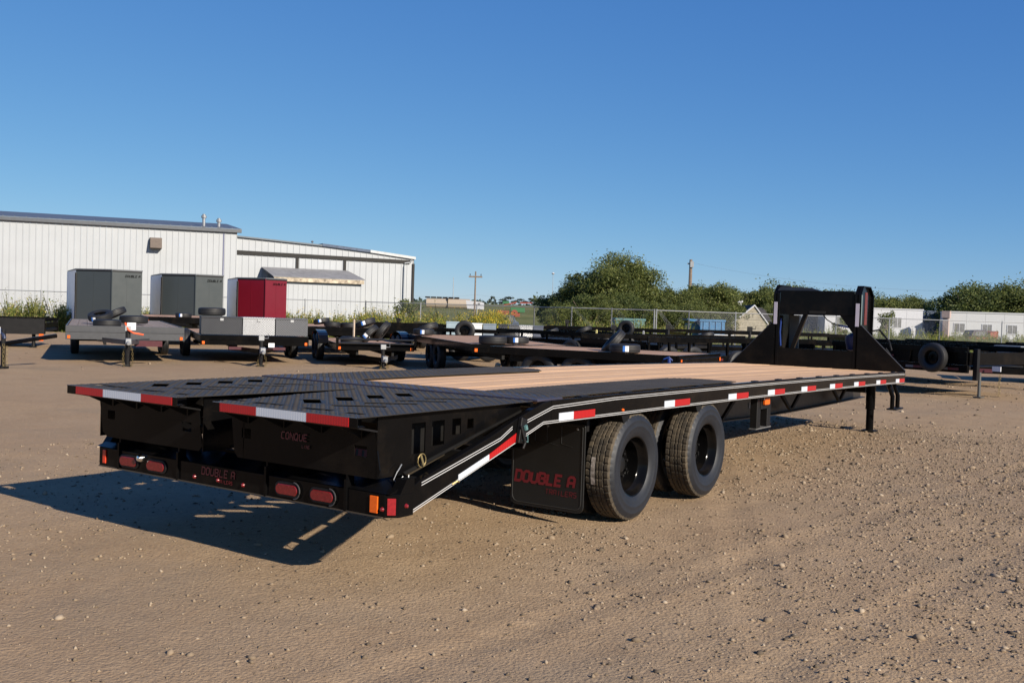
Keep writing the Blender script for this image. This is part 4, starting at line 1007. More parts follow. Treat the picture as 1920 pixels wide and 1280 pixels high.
# far pale boxes on trailers
def crate(px0, px1, pyt, pyb, D, mt, label, dep=.5):
    a = at(px0, D); b = at(px1, D); w_ = (b-a).length; zt = zat((px0+px1)/2, pyt, D); zb_ = zat((px0+px1)/2, pyb, D)
    r = empty('tool_box', a+Vector((0, 0, zb_)), -YAW, label, 'tool box', 'pale boxes beyond the trailers')
    m = MB(); m.box(0, w_, 0, dep, 0, zt-zb_-.04); m.obj('box_body', mt, r, bevel=.005)
    m = MB(); m.box(-.01, w_+.01, -.01, dep+.01, zt-zb_-.038, zt-zb_); m.obj('box_lid', mt, r, bevel=.005); return r
for (px_, D_, hh2, lb) in ((1062, 36.9, .42, 'black trailer jack standing up by the left fence post'), (1150, 31.0, .34, 'short black post beside the upright spare tyre'), (1252, 31.3, .40, 'black trailer jack rising left of the blue bin'), (1405, 31.4, .42, 'black trailer jack rising in front of the board shed'), (746, 36.0, .30, 'black post on the trailer behind the car hauler')):
    o_ = empty('trailer_jack', at(px_, D_, .80), -YAW, lb, 'trailer jack')
    m = MB(); m.tube([(0, 0, -.25), (0, 0, hh2)], .045, 8); m.obj('jack_tube', blackdull, o_)
    m = MB(); m.box(-.07, .07, -.06, .06, hh2-.12, hh2+.02); m.tube([(.07, 0, hh2-.05), (.18, 0, hh2-.05), (.18, 0, hh2+.03)], .014, 6); m.obj('jack_head', blackdull, o_)
crate(836, 861, 603, 631.6, 31, simple('pale_blue_box', (.28, .36, .40), .5), 'pale blue box left of the upright spare tyre', .6)
crate(876, 903, 606, 631.6, 31, simple('white_box_paint', (.66, .68, .68), .5), 'white box just right of the upright spare tyre')
crate(905, 929, 607, 631.6, 31, simple('slate_box_paint', (.20, .24, .28), .4), 'slate grey box right of the white box')
crate(934, 951, 608, 631, 31.8, aludark, 'narrow dark diamond-plate box among the pale boxes')
crate(953, 972, 609, 631, 31.8, alumid, 'grey diamond-plate box left of the bright one')
crate(974, 998, 610, 631.5, 31.8, alubright, 'bright diamond-plate box, second last of the row')
crate(999, 1018, 611, 632, 31.8, simple('dark_slate_box', (.09, .10, .13), .4), 'small dark slate box, last of the row to the right')

# loose tyres
def T_on(px, py, D, rot, label, sc=.85, sticker=None, rim=True):
    return loose_tyre(at(px, D, zat(px, py, D)), rot, label, sc, sticker, rim)
fl_ = PI/2
T_on(250, 599, 26.0, (0, fl_, .4), 'large tyre lying flat on the grey trailer, rightmost of its pile', 1.0)
T_on(200, 606, 24.2, (0, fl_, .2), 'tyre lying flat at the front edge of the grey trailer deck', .9, None)
T_on(187, 592, 25.6, (.2, 1.25, 2.0), 'tyre with white and blue label on the grey trailer pile', .85, .0)
T_on(214, 588, 26.6, (0, 1.1, .8), 'tilted tyre at the back of the grey trailer pile', .85)
T_on(343, 591, 33.8, (0, fl_, 0), 'small tyre with white label lying on the brown deck left of the boxes', .75, .05)
T_on(396, 584, 25.4, (0, fl_, 0), 'tyre lying flat on top of the dark diamond-plate box', .95)
T_on(602, 602, 31.6, (0, 1.35, .3), 'tyre with white label on the pale deck behind the boxes', .72, .05)
T_on(622, 608, 31.5, (0, fl_, .3), 'flat tyre under the labelled one behind the boxes', .72)
T_on(660, 637, 26.3, (0, fl_, 0), 'tyre lying flat at the left of the car hauler pile', .85)
T_on(692, 627, 26.4, (0.2, .75, .5), 'leaning tyre with white and blue label in the car hauler pile', .85, .05)
T_on(716, 621, 26.7, (0, .62, .55), 'plain leaning tyre, rightmost in the car hauler pile', .85)
T_on(684, 606, 26.9, (0, 1.2, .5), 'tyre with white label on top of the car hauler pile', .8, .05)
T_on(655, 610, 31.8, (0, fl_, .2), 'tyre lying flat behind the car hauler pile', .85)
T_on(800, 616, 28.2, (0, 1.15, .3), 'tyre leaning at the back end of the long wood deck', .9)
T_on(794, 622, 27.2, (0, fl_, 0), 'flat tyre with white label at the back end of the long wood deck', .8, .05)
T_on(924, 637, 22.1, (0, fl_, 0), 'tyre lying flat near the right corner of the long wood deck', .88)
T_on(968, 637, 22.4, (0, fl_, .3), 'tyre with white label beside the flat one on the long wood deck', .80, .05)
T_on(1150, 641, 19.5, (0, .72, .6), 'tyre leaning on another on the side-on wood-deck trailer', .80)
T_on(1172, 653, 18.85, (0, fl_, 0), 'flat tyre with white and blue label on the side-on wood-deck trailer', .82, .05)
t1 = T_on(871, 620, 29.25, (0, 0, -YAW+PI/2-.1), 'spare tyre standing upright between the pale boxes', .84)
t2 = T_on(1173, 616, 28.2, (0, 0, -YAW+PI/2-.5), 'spare tyre standing upright in front of the teal container', .66)
T_on(1030, 624, 30.6, (0, 1.2, .5), 'tilted tyre on the far trailer beside the fence post', .8)
T_on(1094, 620, 30.3, (0, 1.1, .2), 'tyre leaning by a yellow post on the far trailer', .7)
T_on(1322, 630, 31.8, (0, 1.3, 0), 'dark tyre in front of the blue container', .8)
for (px_, py_, D_, c_, lb) in ((1118, 624, 28.35, simple('yellow_stake', (.70, .62, .25), .6), 'short pale yellow stake on the far trailer rail, left one'), (1206, 626, 27.4, pinm, 'short white stake near the upright spare tyre'), (663, 619, 26.2, simple('pale_wood_stake', (.6, .48, .36), .8), 'pale wooden stake rising behind the car hauler front')):
    m = MB(); hgt = .52 if px_ == 663 else .14; z_ = zat(px_, py_, D_); m.box(-.022, .022, -.012, .012, -hgt*.5, hgt*.5); m.prism([(-.022, hgt*.5), (.022, hgt*.5), (0, hgt*.5+.02)], -.012, .012, 'y')
    o_ = m.obj('stake', c_); o_.location = at(px_, D_, z_); tag(o_, lb, 'stake')
# wooden chock under the side-on trailer
m = MB(); m.lathe([(-.25, .05), (-.24, .06), (.24, .06), (.25, .05), (.25, .001)], 14, axis='z'); o_ = m.obj('wood_block', simple('cut_wood', (.40, .30, .16), .8)); o_.location = at(931, 21.0, .18); o_.rotation_euler = (.3, .5, 0); tag(o_, 'short round wooden block standing under the long wood-deck trailer', 'block')

# ---- enclosed cargo trailers
def cargo(label, px0, pxm, px1, pyt, D, mt, side_px):
    """nose with two faces (px0..pxm, pxm..px1) and a pale side seen at the left"""
    A = at(px0, D+.55); Mv = at(pxm, D); B = at(px1, D+.75)
    zt = zat(pxm, pyt, D); zb_ = .48
    r = empty('cargo_trailer', (Mv.x, Mv.y, 0), 0, label, 'cargo trailer', 'enclosed cargo trailers by the white building')
    back = Vector((fwd()[0], fwd()[1], 0)).normalized(); sd = at(side_px, D+4.6)-A; sd.z = 0
    a, m_, b = A-Mv, Vector((0, 0, 0)), B-Mv; a.z = b.z = 0; c = b+sd; d = a+sd
    def wall(nm, p, q_, mat, z0=zb_, z1=zt):
        t = (q_-p).normalized(); n = Vector((t.y, -t.x, 0))*.03
        mb = MB(); mb.add([p+Vector((0,0,z0)), q_+Vector((0,0,z0)), q_+Vector((0,0,z1)), p+Vector((0,0,z1)), p-n+Vector((0,0,z0)), q_-n+Vector((0,0,z0)), q_-n+Vector((0,0,z1)), p-n+Vector((0,0,z1))],
                          [(0,1,2,3),(7,6,5,4),(0,4,5,1),(1,5,6,2),(2,6,7,3),(3,7,4,0)]); return mb.obj(nm, mat, r)
    wall('nose_panel', a, m_, mt); wall('nose_panel', m_, b, mt)
    wall('side_wall', d, a, cargowhite); wall('side_wall', b, c, mt); wall('rear_wall', c, d, cargowhite)
    mb = MB(); P = [a*1.02, m_+(m_-(a+b)/2).normalized()*.03, b*1.02, c, d]; mb.prism([(p.x, p.y) for p in P], zt+.002, zt+.05, 'z'); mb.obj('roof', roofm, r)
    mb = MB(); mb.prism([(p.x*.98, p.y*.98) for p in (a, m_, b, c, d)], zb_-.1, zb_-.002, 'z'); mb.obj('chassis', underm, r)
    mb = MB(); mb.tube([a+Vector((0,0,zb_)), a+Vector((0,0,zt-.12))], .045, 8); mb.obj('corner_post', blackdull, r)
    for s in (0.35,):
        for k in (0, 1):
            for q_ in (a, b):
                p = q_+sd*(.45+.17*k); w_ = wheel_part(r, p.x, p.y, .36, 1, .95); w_.rotation_euler = (0, 0, math.atan2(sd.y, sd.x)-PI/2)
    mb = MB(); q0 = m_+(m_-(a+b)/2).normalized()*.035; mb.tube([q0+Vector((0, 0, zb_)), q0+Vector((0, 0, zt))], .022, 6); mb.obj('corner_trim', mt, r)
    for p, q_ in ((a, m_), (m_, b)):
        t = (q_-p).normalized(); n = Vector((t.y, -t.x, 0)); L_ = (q_-p).length
        mb = MB()
        for lo, hi in ((zb_-.02, zb_+.10), (zt-.05, zt-.002)):
            c0, c1 = p+n*.002, q_+n*.002; o0, o1 = p+n*.014, q_+n*.014
            mb.add([c0+Vector((0,0,lo)), c1+Vector((0,0,lo)), c1+Vector((0,0,hi)), c0+Vector((0,0,hi)), o0+Vector((0,0,lo)), o1+Vector((0,0,lo)), o1+Vector((0,0,hi)), o0+Vector((0,0,hi))], [(0,3,2,1),(4,5,6,7),(0,1,5,4),(1,2,6,5),(2,3,7,6),(3,0,4,7)]); mb.obj('trim_strip', blackdull, r); mb = MB()
        mb = MB(); c0 = p+t*(L_*.5-.009)+n*.001; c1 = p+t*(L_*.5+.009)+n*.001
        mb.add([c0+Vector((0,0,zb_+.1)), c1+Vector((0,0,zb_+.1)), c1+Vector((0,0,zt-.09)), c0+Vector((0,0,zt-.09)), c0+n*.006+Vector((0,0,zb_+.1)), c1+n*.006+Vector((0,0,zb_+.1)), c1+n*.006+Vector((0,0,zt-.09)), c0+n*.006+Vector((0,0,zt-.09))], [(0,3,2,1),(4,5,6,7),(0,1,5,4),(1,2,6,5),(2,3,7,6),(3,0,4,7)]); mb.obj('seam_strip', mt, r)
    t = (b-m_).normalized(); n = Vector((t.y, -t.x, 0))
    org = m_+t*((b-m_).length-.70)+n*.004+Vector((0, 0, zt-.26))
    lettering('maker_decal', 'DOUBLE A', org, t, (0, 0, 1), .085, black, r, wgt=1.4, slant=.25, lift=.004)
    mb = MB(); mb.tube([m_+Vector((0, 0, .42)), m_+(m_-(a+b)/2).normalized()*1.3+Vector((0, 0, .42))], .06, 6); mb.obj('tongue_beam', blackdull, r)
    return r
cargo('charcoal cargo trailer with V nose, leftmost, beside the tall weeds', 140, 207, 264, 507, 42, cargogrey, 124)
cargo('charcoal cargo trailer with V nose, between the other charcoal one and the red one', 301, 364, 416, 516, 43, cargogrey, 280)
cargo('dark red cargo trailer with V nose in front of the white building', 443, 495, 535, 523, 45, cargored, 424)

# ================================================================== FENCE
def fence(name, label, pts, H=1.75, wire=.0022, posts_every=3.0, group=None):
    r = empty(name, pts[0], 0, label, 'fence', group); o = Vector(pts[0])
    mesh = MB(); rails = MB()
    def rail(a, b, nm='top_rail', zz=H):
        mb = MB(); mb.tube([a-o+Vector((0, 0, zz)), b-o+Vector((0, 0, zz))], .024, 6); mb.obj(nm, steelgrey, r)
    for a, b in zip(pts[:-1], pts[1:]):
        a = Vector(a); b = Vector(b); d = b-a; L = d.length; t = d/L; rail(a, b)
        n = max(1, int(L/posts_every))
        for k in range(n+1):
            p = a+t*(L*k/n)-o; mb = MB(); mb.tube([p, p+Vector((0, 0, H+.06))], .034, 8); mb.obj('post', steelgrey, r, smooth=True)
        s = .075; N = int(L/s)
        for k in range(-int(H/s), N):
            for sg in (1, -1):
                u0 = k*s if sg > 0 else k*s+H; u1 = u0+sg*H; z0, z1 = .03, H
                if min(u0, u1) < 0 or max(u0, u1) > L: continue
                p = a+t*u0-o; q_ = a+t*u1-o; w_ = wire
                nn = Vector((0, 0, 1)).cross(t)*w_
                mesh.add([p+Vector((0,0,z0-w_)), p+Vector((0,0,z0+w_))+t*w_, q_+Vector((0,0,z1+w_)), q_+Vector((0,0,z1-w_))-t*w_, ], [(0, 1, 2, 3)])
    mo = mesh.obj('chain_link_mesh', steelgrey, r, fixn=False); mo['kind'] = 'stuff'
    return r
fence('chain_link_fence', 'chain-link fence in front of the white metal building at the left', [at(-60, 50), at(330, 53), at(684, 56)], 1.75)
fence('chain_link_fence', 'chain-link fence across the middle in front of trees and field', [at(684, 56), at(1000, 54), at(1070, 50), at(1145, 49.6), at(1225, 49)], 1.75)
fence('chain_link_fence', 'chain-link fence at the right in front of shed and white mobile homes', [at(1229, 49), at(1290, 50), at(1460, 53), at(1760, 58), at(1990, 60)], 1.75)

# ================================================================== WHITE METAL BUILDING
def bld():
    A = at(-150, 58.5); d = at(775, 69.3)-at(0, 60); d.normalize(); nrm_ = Vector((d.y, -d.x, 0))
    if nrm_.dot(Vector((-fwd()[0], -fwd()[1], 0))) < 0: nrm_ = -nrm_
    r = empty('metal_building', A, math.atan2(d.y, d.x), 'long white ribbed metal building with grey roof and lower wing', 'building')
    # local: x along wall, y away from camera
    def xof(px):
        # intersection of bearing px with the wall line
        dv = fwd()+rgt()*((px-960)/F); M_ = np.array([[dv[0], -d.x], [dv[1], -d.y]]); s_ = np.linalg.solve(M_, np.array([A.x-CAM[0], A.y-CAM[1]])); return s_[1], s_[0]
    def h(px, py): x, D = xof(px); return zat(px, py, D)
    x440 = xof(440)[0]; x0 = 0; z_l = h(0, 413); z_r = h(440, 437); zt = (z_l+z_r)/2
    slope = (z_r-z_l)/(x440-xof(0)[0])
    def ze(x): return z_l+slope*(x-xof(0)[0])
    pw_ = .355; n = int((x440-x0)/pw_)+1; pw_ = (x440-x0)/n
    for k in range(n):
        xa, xb = k*pw_, (k+1)*pw_; m = MB()
        m.prism([(xa, -.2), (xb-.045, -.2), (xb-.045, ze(xb)), (xa, ze(xa))], 0, .04, 'y'); m.prism([(xb-.045, -.2), (xb-.004, -.2), (xb-.004, ze(xb)), (xb-.045, ze(xb))], -.03, .04, 'y')
        m.obj('wall_panel', whitewall, r)
    x775 = xof(772)[0]
    # lower wing
    top = [(440, 445), (600, 462), (690, 474), (775, 487)]
    tx = [(xof(p)[0], h(p, q_)) for p, q_ in top]
    def zw(x): return float(np.interp(x, [t[0] for t in tx], [t[1] for t in tx]))
    n = int((x775-x440)/.40); pw2 = (x775-x440)/n
    for k in range(n):
        xa, xb = x440+k*pw2+.002, x440+(k+1)*pw2; m = MB()
        m.prism([(xa, -.2), (xb-.045, -.2), (xb-.045, zw(xb)), (xa, zw(xa))], .12, .16, 'y'); m.prism([(xb-.045, -.2), (xb-.004, -.2), (xb-.004, zw(xb)), (xb-.045, zw(xb))], .09, .16, 'y')
        m.obj('wall_panel', whitewall, r)
    m = MB(); m.box(x440-.02, x440, .045, 14, -.2, ze(x440)); m.obj('end_wall', whitewall, r)
    m = MB(); m.box(x775, x775+.03, .10, 16, -.2, zw(x775)-.02); m.obj('end_wall', darktrim, r)
    # dark lines of the wing
    g = [(440, 470), (775, 490)]
    xa, za = xof(440)[0], h(440, 473); xb, zb_ = xof(765)[0], h(765, 491)
    m = MB(); m.prism([(xa, za-.13), (xb, zb_-.13), (xb, zb_+.10), (xa, za+.13)], .03, .088, 'y'); m.obj('dark_fascia', darktrim, r)
    for px_ in (554, 643):
        x, D = xof(px_); zz = za+(zb_-za)*(x-xa)/(xb-xa); m = MB(); m.box(x-.09, x+.09, .04, .088, zz-1.3, zz-.13); m.obj('dark_post', darktrim, r)
    x, D = xof(771); m = MB(); m.box(x-.05, x+.10, .02, .10, -.2, zw(x)-.3); m.obj('corner_trim', darktrim, r)
    x, D = xof(415); m = MB(); m.box(x-.03, x+.03, -.05, -.031, -.1, ze(x)-.1); m.obj('downpipe', simple('blue_grey_pipe', (.10, .11, .20), .5), r)
    x, D = xof(755); m = MB(); zz = zw(x)-.35; m.tube([(x+.45, -.15, zz+.22), (x+.35, -.05, zz+.05), (x, .0, zz), (x-.02, .0, zz-.25), (x-.02, 0, .2)], .05, 8); m.obj('downpipe', whitewall, r)
    # eaves and roof
    m = MB(); m.prism([(-.2, ze(0)), (x440+.25, ze(x440)), (x440+.25, ze(x440)+.20), (-.2, ze(0)+.20)], -.22, .06, 'y'); m.obj('eave_gutter', simple('slate_eave', (.07, .078, .09), .5), r)
    rr = MB()
    nrf = int((x440+.4)/.6)
    for k in range(nrf):
        xa_, xb_ = -.2+k*(x440+.45)/nrf, -.2+(k+1)*(x440+.45)/nrf
        m = MB(); zc = ze(xa_)+.21
        m.add([(xa_+.003, -.2, zc), (xb_-.003, -.2, zc), (xb_-.003, 9, zc+.95), (xa_+.003, 9, zc+.95), (xa_+.003, -.2, zc+.03), (xb_-.003, -.2, zc+.03), (xb_-.003, 9, zc+.98), (xa_+.003, 9, zc+.98)],
              [(0,3,2,1),(4,5,6,7),(0,1,5,4),(1,2,6,5),(2,3,7,6),(3,0,4,7)])
        m.prism([(xa_, zc+.031), (xa_+.06, zc+.031), (xa_+.03, zc+.09)], -.2, -.12, 'y'); m.obj('roof_sheet', roofm, r)
    for (pa_, pb_, mt) in ((0, 1, simple('wing_roof_edge', (.10, .12, .14), .5)), (1, 2, navy), (2, 3, steelgrey)):
        a_, b_ = tx[pa_], tx[pb_]; m = MB()
        th = .10 if pa_ == 0 else .18
        m.add([(a_[0], -.05, a_[1]+.005), (b_[0]-.01, -.05, b_[1]+.005), (b_[0]-.01, 12, b_[1]+.005), (a_[0], 12, a_[1]+.005), (a_[0], -.05, a_[1]+th), (b_[0]-.01, -.05, b_[1]+th), (b_[0]-.01, 12, b_[1]+th+.2), (a_[0], 12, a_[1]+th+.2)],
              [(0,3,2,1),(4,5,6,7),(0,1,5,4),(1,2,6,5),(2,3,7,6),(3,0,4,7)]); m.obj('wing_roof', mt, r)
    x, D = xof(586); m = MB(); m.lathe([(0, .02), (.1, .10), (.18, .001)], 10, axis='z', c=(x, 1, zw(x)+.2)); m.obj('roof_cap', steelgrey, r, smooth=True)
    # vent hood
    x, D = xof(288); z_ = h(288, 457); m = MB(); m.add([(x-.36, -.031, z_-.32), (x+.36, -.031, z_-.32), (x+.36, -.031, z_+.36), (x-.36, -.031, z_+.36), (x-.34, -.62, z_-.30), (x+.34, -.62, z_-.30), (x+.34, -.35, z_+.34), (x-.34, -.35, z_+.34)],
              [(0,3,2,1),(4,5,6,7),(0,1,5,4),(1,2,6,5),(2,3,7,6),(3,0,4,7)]); m.obj('vent_hood', ventm, r, bevel=.01)
    for px_, pyb in ((382, 429), (411, 430)):
        x, D = xof(px_); zb2 = h(px_, pyb)-.2; zt2 = h(px_, 405 if px_ == 382 else 413)+.25
        m = MB(); m.tube([(x, 2, zb2), (x, 2, zt2)], .10, 10); m.tube([(x, 2, zt2-.25), (x, 2, zt2-.10)], .17, 10); m.obj('chimney_flue', steelgrey, r, smooth=True)
    # rest of the body
    m = MB(); m.box(0, x440-.03, 18, 18.1, -.2, 4); m.box(x440, x775, 16, 16.1, -.2, 4); m.obj('back_wall', whitewall, r)
    # lean-to shed
    sx0 = xof(487)[0]; xs1 = xof(683)[0]; z1 = h(487, 503); z2 = h(683, 524)
    s_ = empty('lean_to', (0, 0, 0)); s_.parent = r
    y0 = -2.6
    xl, xr = xof(500)[0], xof(657)[0]
    zf = zat(600, 519, xof(600)[1]-2.7)
    m = MB(); n = int((xr-xl)/.3)
    for k in range(n):
        xa, xb = xl+k*(xr-xl)/n, xl+(k+1)*(xr-xl)/n; m = MB(); m.box(xa+.002, xb-.03, y0, y0+.03, -.1, zf-.35); m.box(xb-.03, xb-.002, y0-.02, y0+.03, -.1, zf-.35); m.obj('wall_panel', whitewall, s_)
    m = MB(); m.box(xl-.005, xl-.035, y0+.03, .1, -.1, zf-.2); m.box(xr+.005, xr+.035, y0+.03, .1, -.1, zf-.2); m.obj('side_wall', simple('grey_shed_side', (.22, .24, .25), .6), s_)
    m = MB(); za = zf+.50
    bl, br = xof(487)[0], xof(648)[0]
    m.add([(xl-.1, y0-.3, zf-.13), (xr+.2, y0-.3, zf-.13), (br, .0, za), (bl, .0, za), (xl-.1, y0-.3, zf-.08), (xr+.2, y0-.3, zf-.08), (br, .0, za+.05), (bl, .0, za+.05)],
          [(0,3,2,1),(4,5,6,7),(0,1,5,4),(1,2,6,5),(2,3,7,6),(3,0,4,7)]); m.obj('lean_to_roof', simple('grey_weathered_roofing', (.20, .20, .205), .8, var=.2, scale=3), s_)
    m = MB(); m.box(xl-.05, xr+.15, y0-.28, y0-.22, zf-.38, zf-.14); m.obj('fascia_board', simple('peeling_fascia', (.42, .36, .27), .9, var=.45, scale=5, lo=(.16, .13, .10)), s_)
bld()

# ================================================================== FAR THINGS
def box_thing(name, label, cat, px0, px1, D, z1, mt, dep=3.0, z0=0, roof=None, windows=(), wmat=None, door=None, D1=None, over=.05):
    a = at(px0, D); b = at(px1, D1 or D); d = b-a; L = d.length
    r = empty(name, a, math.atan2(d.y, d.x), label, cat)
    n = max(3, int(L/1.2)); bw = L/n
    for k in range(n):
        m = MB(); m.box(k*bw+.006, (k+1)*bw-.006, 0, .05, z0, z1); m.obj('wall_panel', mt, r)
    m = MB(); m.box(.0, .05, .052, dep, z0, z1); m.box(L-.05, L, .052, dep, z0, z1); m.box(.052, L-.052, dep-.05, dep, z0, z1); m.obj('wall', mt, r)
    m = MB(); m.prism([(-over, z1+.003), (L+over, z1+.003), (L+over, z1+.10), (-over, z1+.10)], -over, dep+over, 'y'); m.obj('roof', roof or mt, r)
    for (wx0, wx1, wz0, wz1) in windows:
        xa, xb = L*wx0, L*wx1
        m = MB(); t = .06
        m.box(xa-t, xb+t, -.03, -.002, wz0-t, wz0); m.box(xa-t, xb+t, -.03, -.002, wz1, wz1+t); m.box(xa-t, xa, -.03, -.002, wz0, wz1); m.box(xb, xb+t, -.03, -.002, wz0, wz1); m.box((xa+xb)/2-.02, (xa+xb)/2+.02, -.03, -.002, wz0, wz1)
        wo = m.obj('window', mobile, r); m = MB(); m.box(xa, xb, -.012, -.001, wz0, wz1); m.obj('pane', glassdark, wo)
    return r
box_thing('mobile_home', 'white mobile home with one small window just right of the gooseneck', 'mobile home', 1545, 1728, 84, zat(1690, 581, 84), mobile, 3.5, windows=((.70, .78, 1.15, 1.95), (.12, .2, 1.15, 1.9)))
box_thing('mobile_home', 'long white mobile home with three windows at the right edge', 'mobile home', 1775, 1990, 82, zat(1850, 588, 82), simple('bright_mobile_siding', (.48, .49, .50), .6, var=.03), 3.6, D1=80, windows=((.06, .15, .95, 1.62), (.31, .39, .95, 1.6), (.53, .61, .95, 1.6)))
box_thing('shed', 'dark blue shed between the two white mobile homes', 'shed', 1728, 1772, 92, zat(1750, 585, 92), navy, 4)
box_thing('shed', 'dark blue shed seen through the gooseneck frame', 'shed', 1500, 1541, 86, zat(1520, 587, 86), navy, 4)
m = MB(); c_ = at(1772, 81.5); m.box(-.22, .22, -.2, .2, 0, zat(1772, 596, 81.5)); m.box(-.3, .3, -.28, .28, zat(1772, 596, 81.5)+.003, zat(1772, 583, 81.5)); o_ = m.obj('brick_pier', simple('pinkish_block', (.36, .28, .26), .9)); o_.location = c_; tag(o_, 'pinkish pier at the left end of the long white mobile home', 'pier')
# old board shed with gable and a low dark-roofed house
def gable():
    px0, px1, D = 1373, 1436, 86; a = at(px0, D); b = at(px1, D); L = (b-a).length
    r = empty('board_shed', a, -YAW+.0, 'small weathered board shed with white-trimmed gable', 'shed')
    zs = zat(px0, 605, D); zp = zat(1411, 574, D); xp = L*.62; zr = zat(px1, 606, D)
    nb = 11; H0 = 0
    for k in range(nb):
        z0 = H0+k*(zp-H0)/nb; z1 = H0+(k+1)*(zp-H0)/nb-.012
        def lim(z, side):
            if side < 0: return 0 if z <= zs else xp*(z-zs)/(zp-zs)
            return L if z <= zr else L-(L-xp)*(z-zr)/(zp-zr)
        m = MB(); m.prism([(lim(z0, -1), z0), (lim(z0, 1), z0), (lim(z1, 1), z1), (lim(z1, -1), z1)], 0, .04+.012*(k % 2), 'y'); m.obj('board', shedm, r)
    for (p, q_) in (((0-.1, zs-.1), (xp, zp)), ((xp, zp), (L+.12, zr-.12))):
        m = MB(); m.prism([p, q_, (q_[0], q_[1]+.14), (p[0], p[1]+.14)], -.10, .3, 'y'); m.obj('barge_board', mobile, r)
    m = MB(); m.prism([(0, zs), (xp, zp), (xp, zp+.10), (0, zs+.10)], .31, 7, 'y'); m.prism([(xp, zp), (L, zr), (L, zr+.1), (xp, zp+.1)], .31, 7, 'y'); m.obj('roof', shingle, r)
    m = MB(); m.box(.02, .06, .06, 6.9, 0, zs); m.box(L-.06, L-.02, .06, 6.9, 0, zr); m.obj('wall', shedm, r)
gable()
hx = empty('low_house', at(1318, 92), -YAW, 'low house with sagging dark shingle roof and white chimney behind the board shed', 'house')
m = MB(); wl = (at(1440, 92)-at(1318, 92)).length
m.box(0, wl, 0, .1, 0, 1.2); m.obj('wall', shedm, hx)
z1 = zat(1350, 600, 92); z2 = zat(1350, 575, 92)
nrow = 5
for k in range(nrow):
    t0, t1 = k/nrow, (k+1)/nrow; sag = .12*math.sin(PI*t0)
    m = MB(); m.add([(-.2+1.0*t0, -.3+2.6*t0, z1+(z2-z1)*t0), (wl+.2, -.3+2.6*t0, z1+(z2-z1)*t0-sag), (wl+.2-.3*t1, -.3+2.6*t1, z1+(z2-z1)*t1-.02), (-.2+2.0*t1, -.3+2.6*t1, z1+(z2-z1)*t1-.02),
                     (-.2+1.0*t0, -.3+2.6*t0, z1+(z2-z1)*t0+.08), (wl+.2, -.3+2.6*t0, z1+(z2-z1)*t0+.08-sag), (wl+.2-.3*t1, -.3+2.6*t1, z1+(z2-z1)*t1+.06), (-.2+2.0*t1, -.3+2.6*t1, z1+(z2-z1)*t1+.06)],
                    [(0,3,2,1),(4,5,6,7),(0,1,5,4),(1,2,6,5),(2,3,7,6),(3,0,4,7)]); m.obj('roof_strip', shingle, hx)
m = MB(); xc = (at(1388, 92)-at(1318, 92)).length; m.box(xc-.16, xc+.16, .7, 1.0, z1, zat(1388, 567, 92)); m.box(xc-.24, xc+.24, .62, 1.08, zat(1388, 567, 92)+.003, zat(1388, 563, 92)); m.obj('chimney', mobile, hx)
# containers
def skip(label, px0, px1, D, zt, mt, name='waste_container', open_=False):
    a = at(px0, D); L = (at(px1, D)-a).length; r = empty(name, a, -YAW, label, 'container')
    m = MB(); m.prism([(0, 0), (L, 0), (L, zt-.12), (-.35 if open_ else 0, zt-.12)], 0, 2.2, 'y'); m.obj('container_body', mt, r)
    m = MB(); m.box(-.40 if open_ else -.04, L+.04, -.05, 2.25, zt-.117, zt); m.obj('container_rim', mt, r)
    for k in range(4):
        x = L*(.12+.25*k); m = MB(); m.box(x, x+.08, -.05, -.003, .1, zt-.13); m.obj('container_rib', mt, r)
    return r
skip('blue container with slanted end beyond the fence', 1312, 1358, 62, zat(1330, 599, 62), bluetank)
m = MB(); a_ = at(1290, 62.5); m.prism([(0, 1.25), (1.6, 1.1), (1.6, 1.3), (-.1, 1.38)], 0, 2, 'y'); m2_ = MB(); m2_.box(.08, 1.5, .1, 1.9, -.05, 1.09); k2_ = m2_.obj('bin_body', tealtank); o_ = m.obj('blue_bin', bluetank); k2_.parent = o_; o_.location = a_; o_.rotation_euler = (0, 0, -YAW); tag(o_, 'low bin with blue slanted lid left of the blue container', 'bin')
skip('faded teal container behind the upright spare tyre', 1154, 1208, 56, zat(1180, 597, 56), tealtank)
m = MB(); a_ = at(1312, 60); m.box(0, 2.0, 0, .5, 0, .45); m.box(-.02, 2.02, -.02, .52, .452, .50); o_ = m.obj('concrete_block', simple('pale_concrete', (.5, .5, .5), .9)); o_.location = a_; o_.rotation_euler = (0, 0, -YAW); tag(o_, 'pale concrete block under the blue container', 'block')
# old red truck by the long mobile home
tr = empty('old_truck', at(1818, 76), -YAW, 'rusty red old truck with dark cab in front of the long mobile home', 'truck')
m = MB(); m.prism([(0, .65), (.25, 1.15), (1.25, 1.2), (1.45, .65)], 0, 1.5, 'y'); m.obj('cab', simple('truck_cab_dark', (.06, .05, .06), .5), tr, bevel=.05)
m = MB(); m.prism([(-.1, .30), (2.1, .30), (2.15, 1.15), (1.5, 1.05), (1.4, .70), (-.1, .65)], .03, 1.6, 'y'); m.obj('body', rust, tr, bevel=.05)
m = MB(); m.prism([(.35, .75), (.45, 1.08), (1.1, 1.1), (1.2, .75)], -.02, -.003, 'y'); m.obj('window', glassdark, tr)
for x in (.3, 1.7):
    m = MB(); m.lathe([(-.1, .08), (-.1, .32), (.1, .32), (.1, .08)], 16, axis='y', c=(x, .1, .32)); m.obj('wheel', rubberdark, tr, smooth=True)
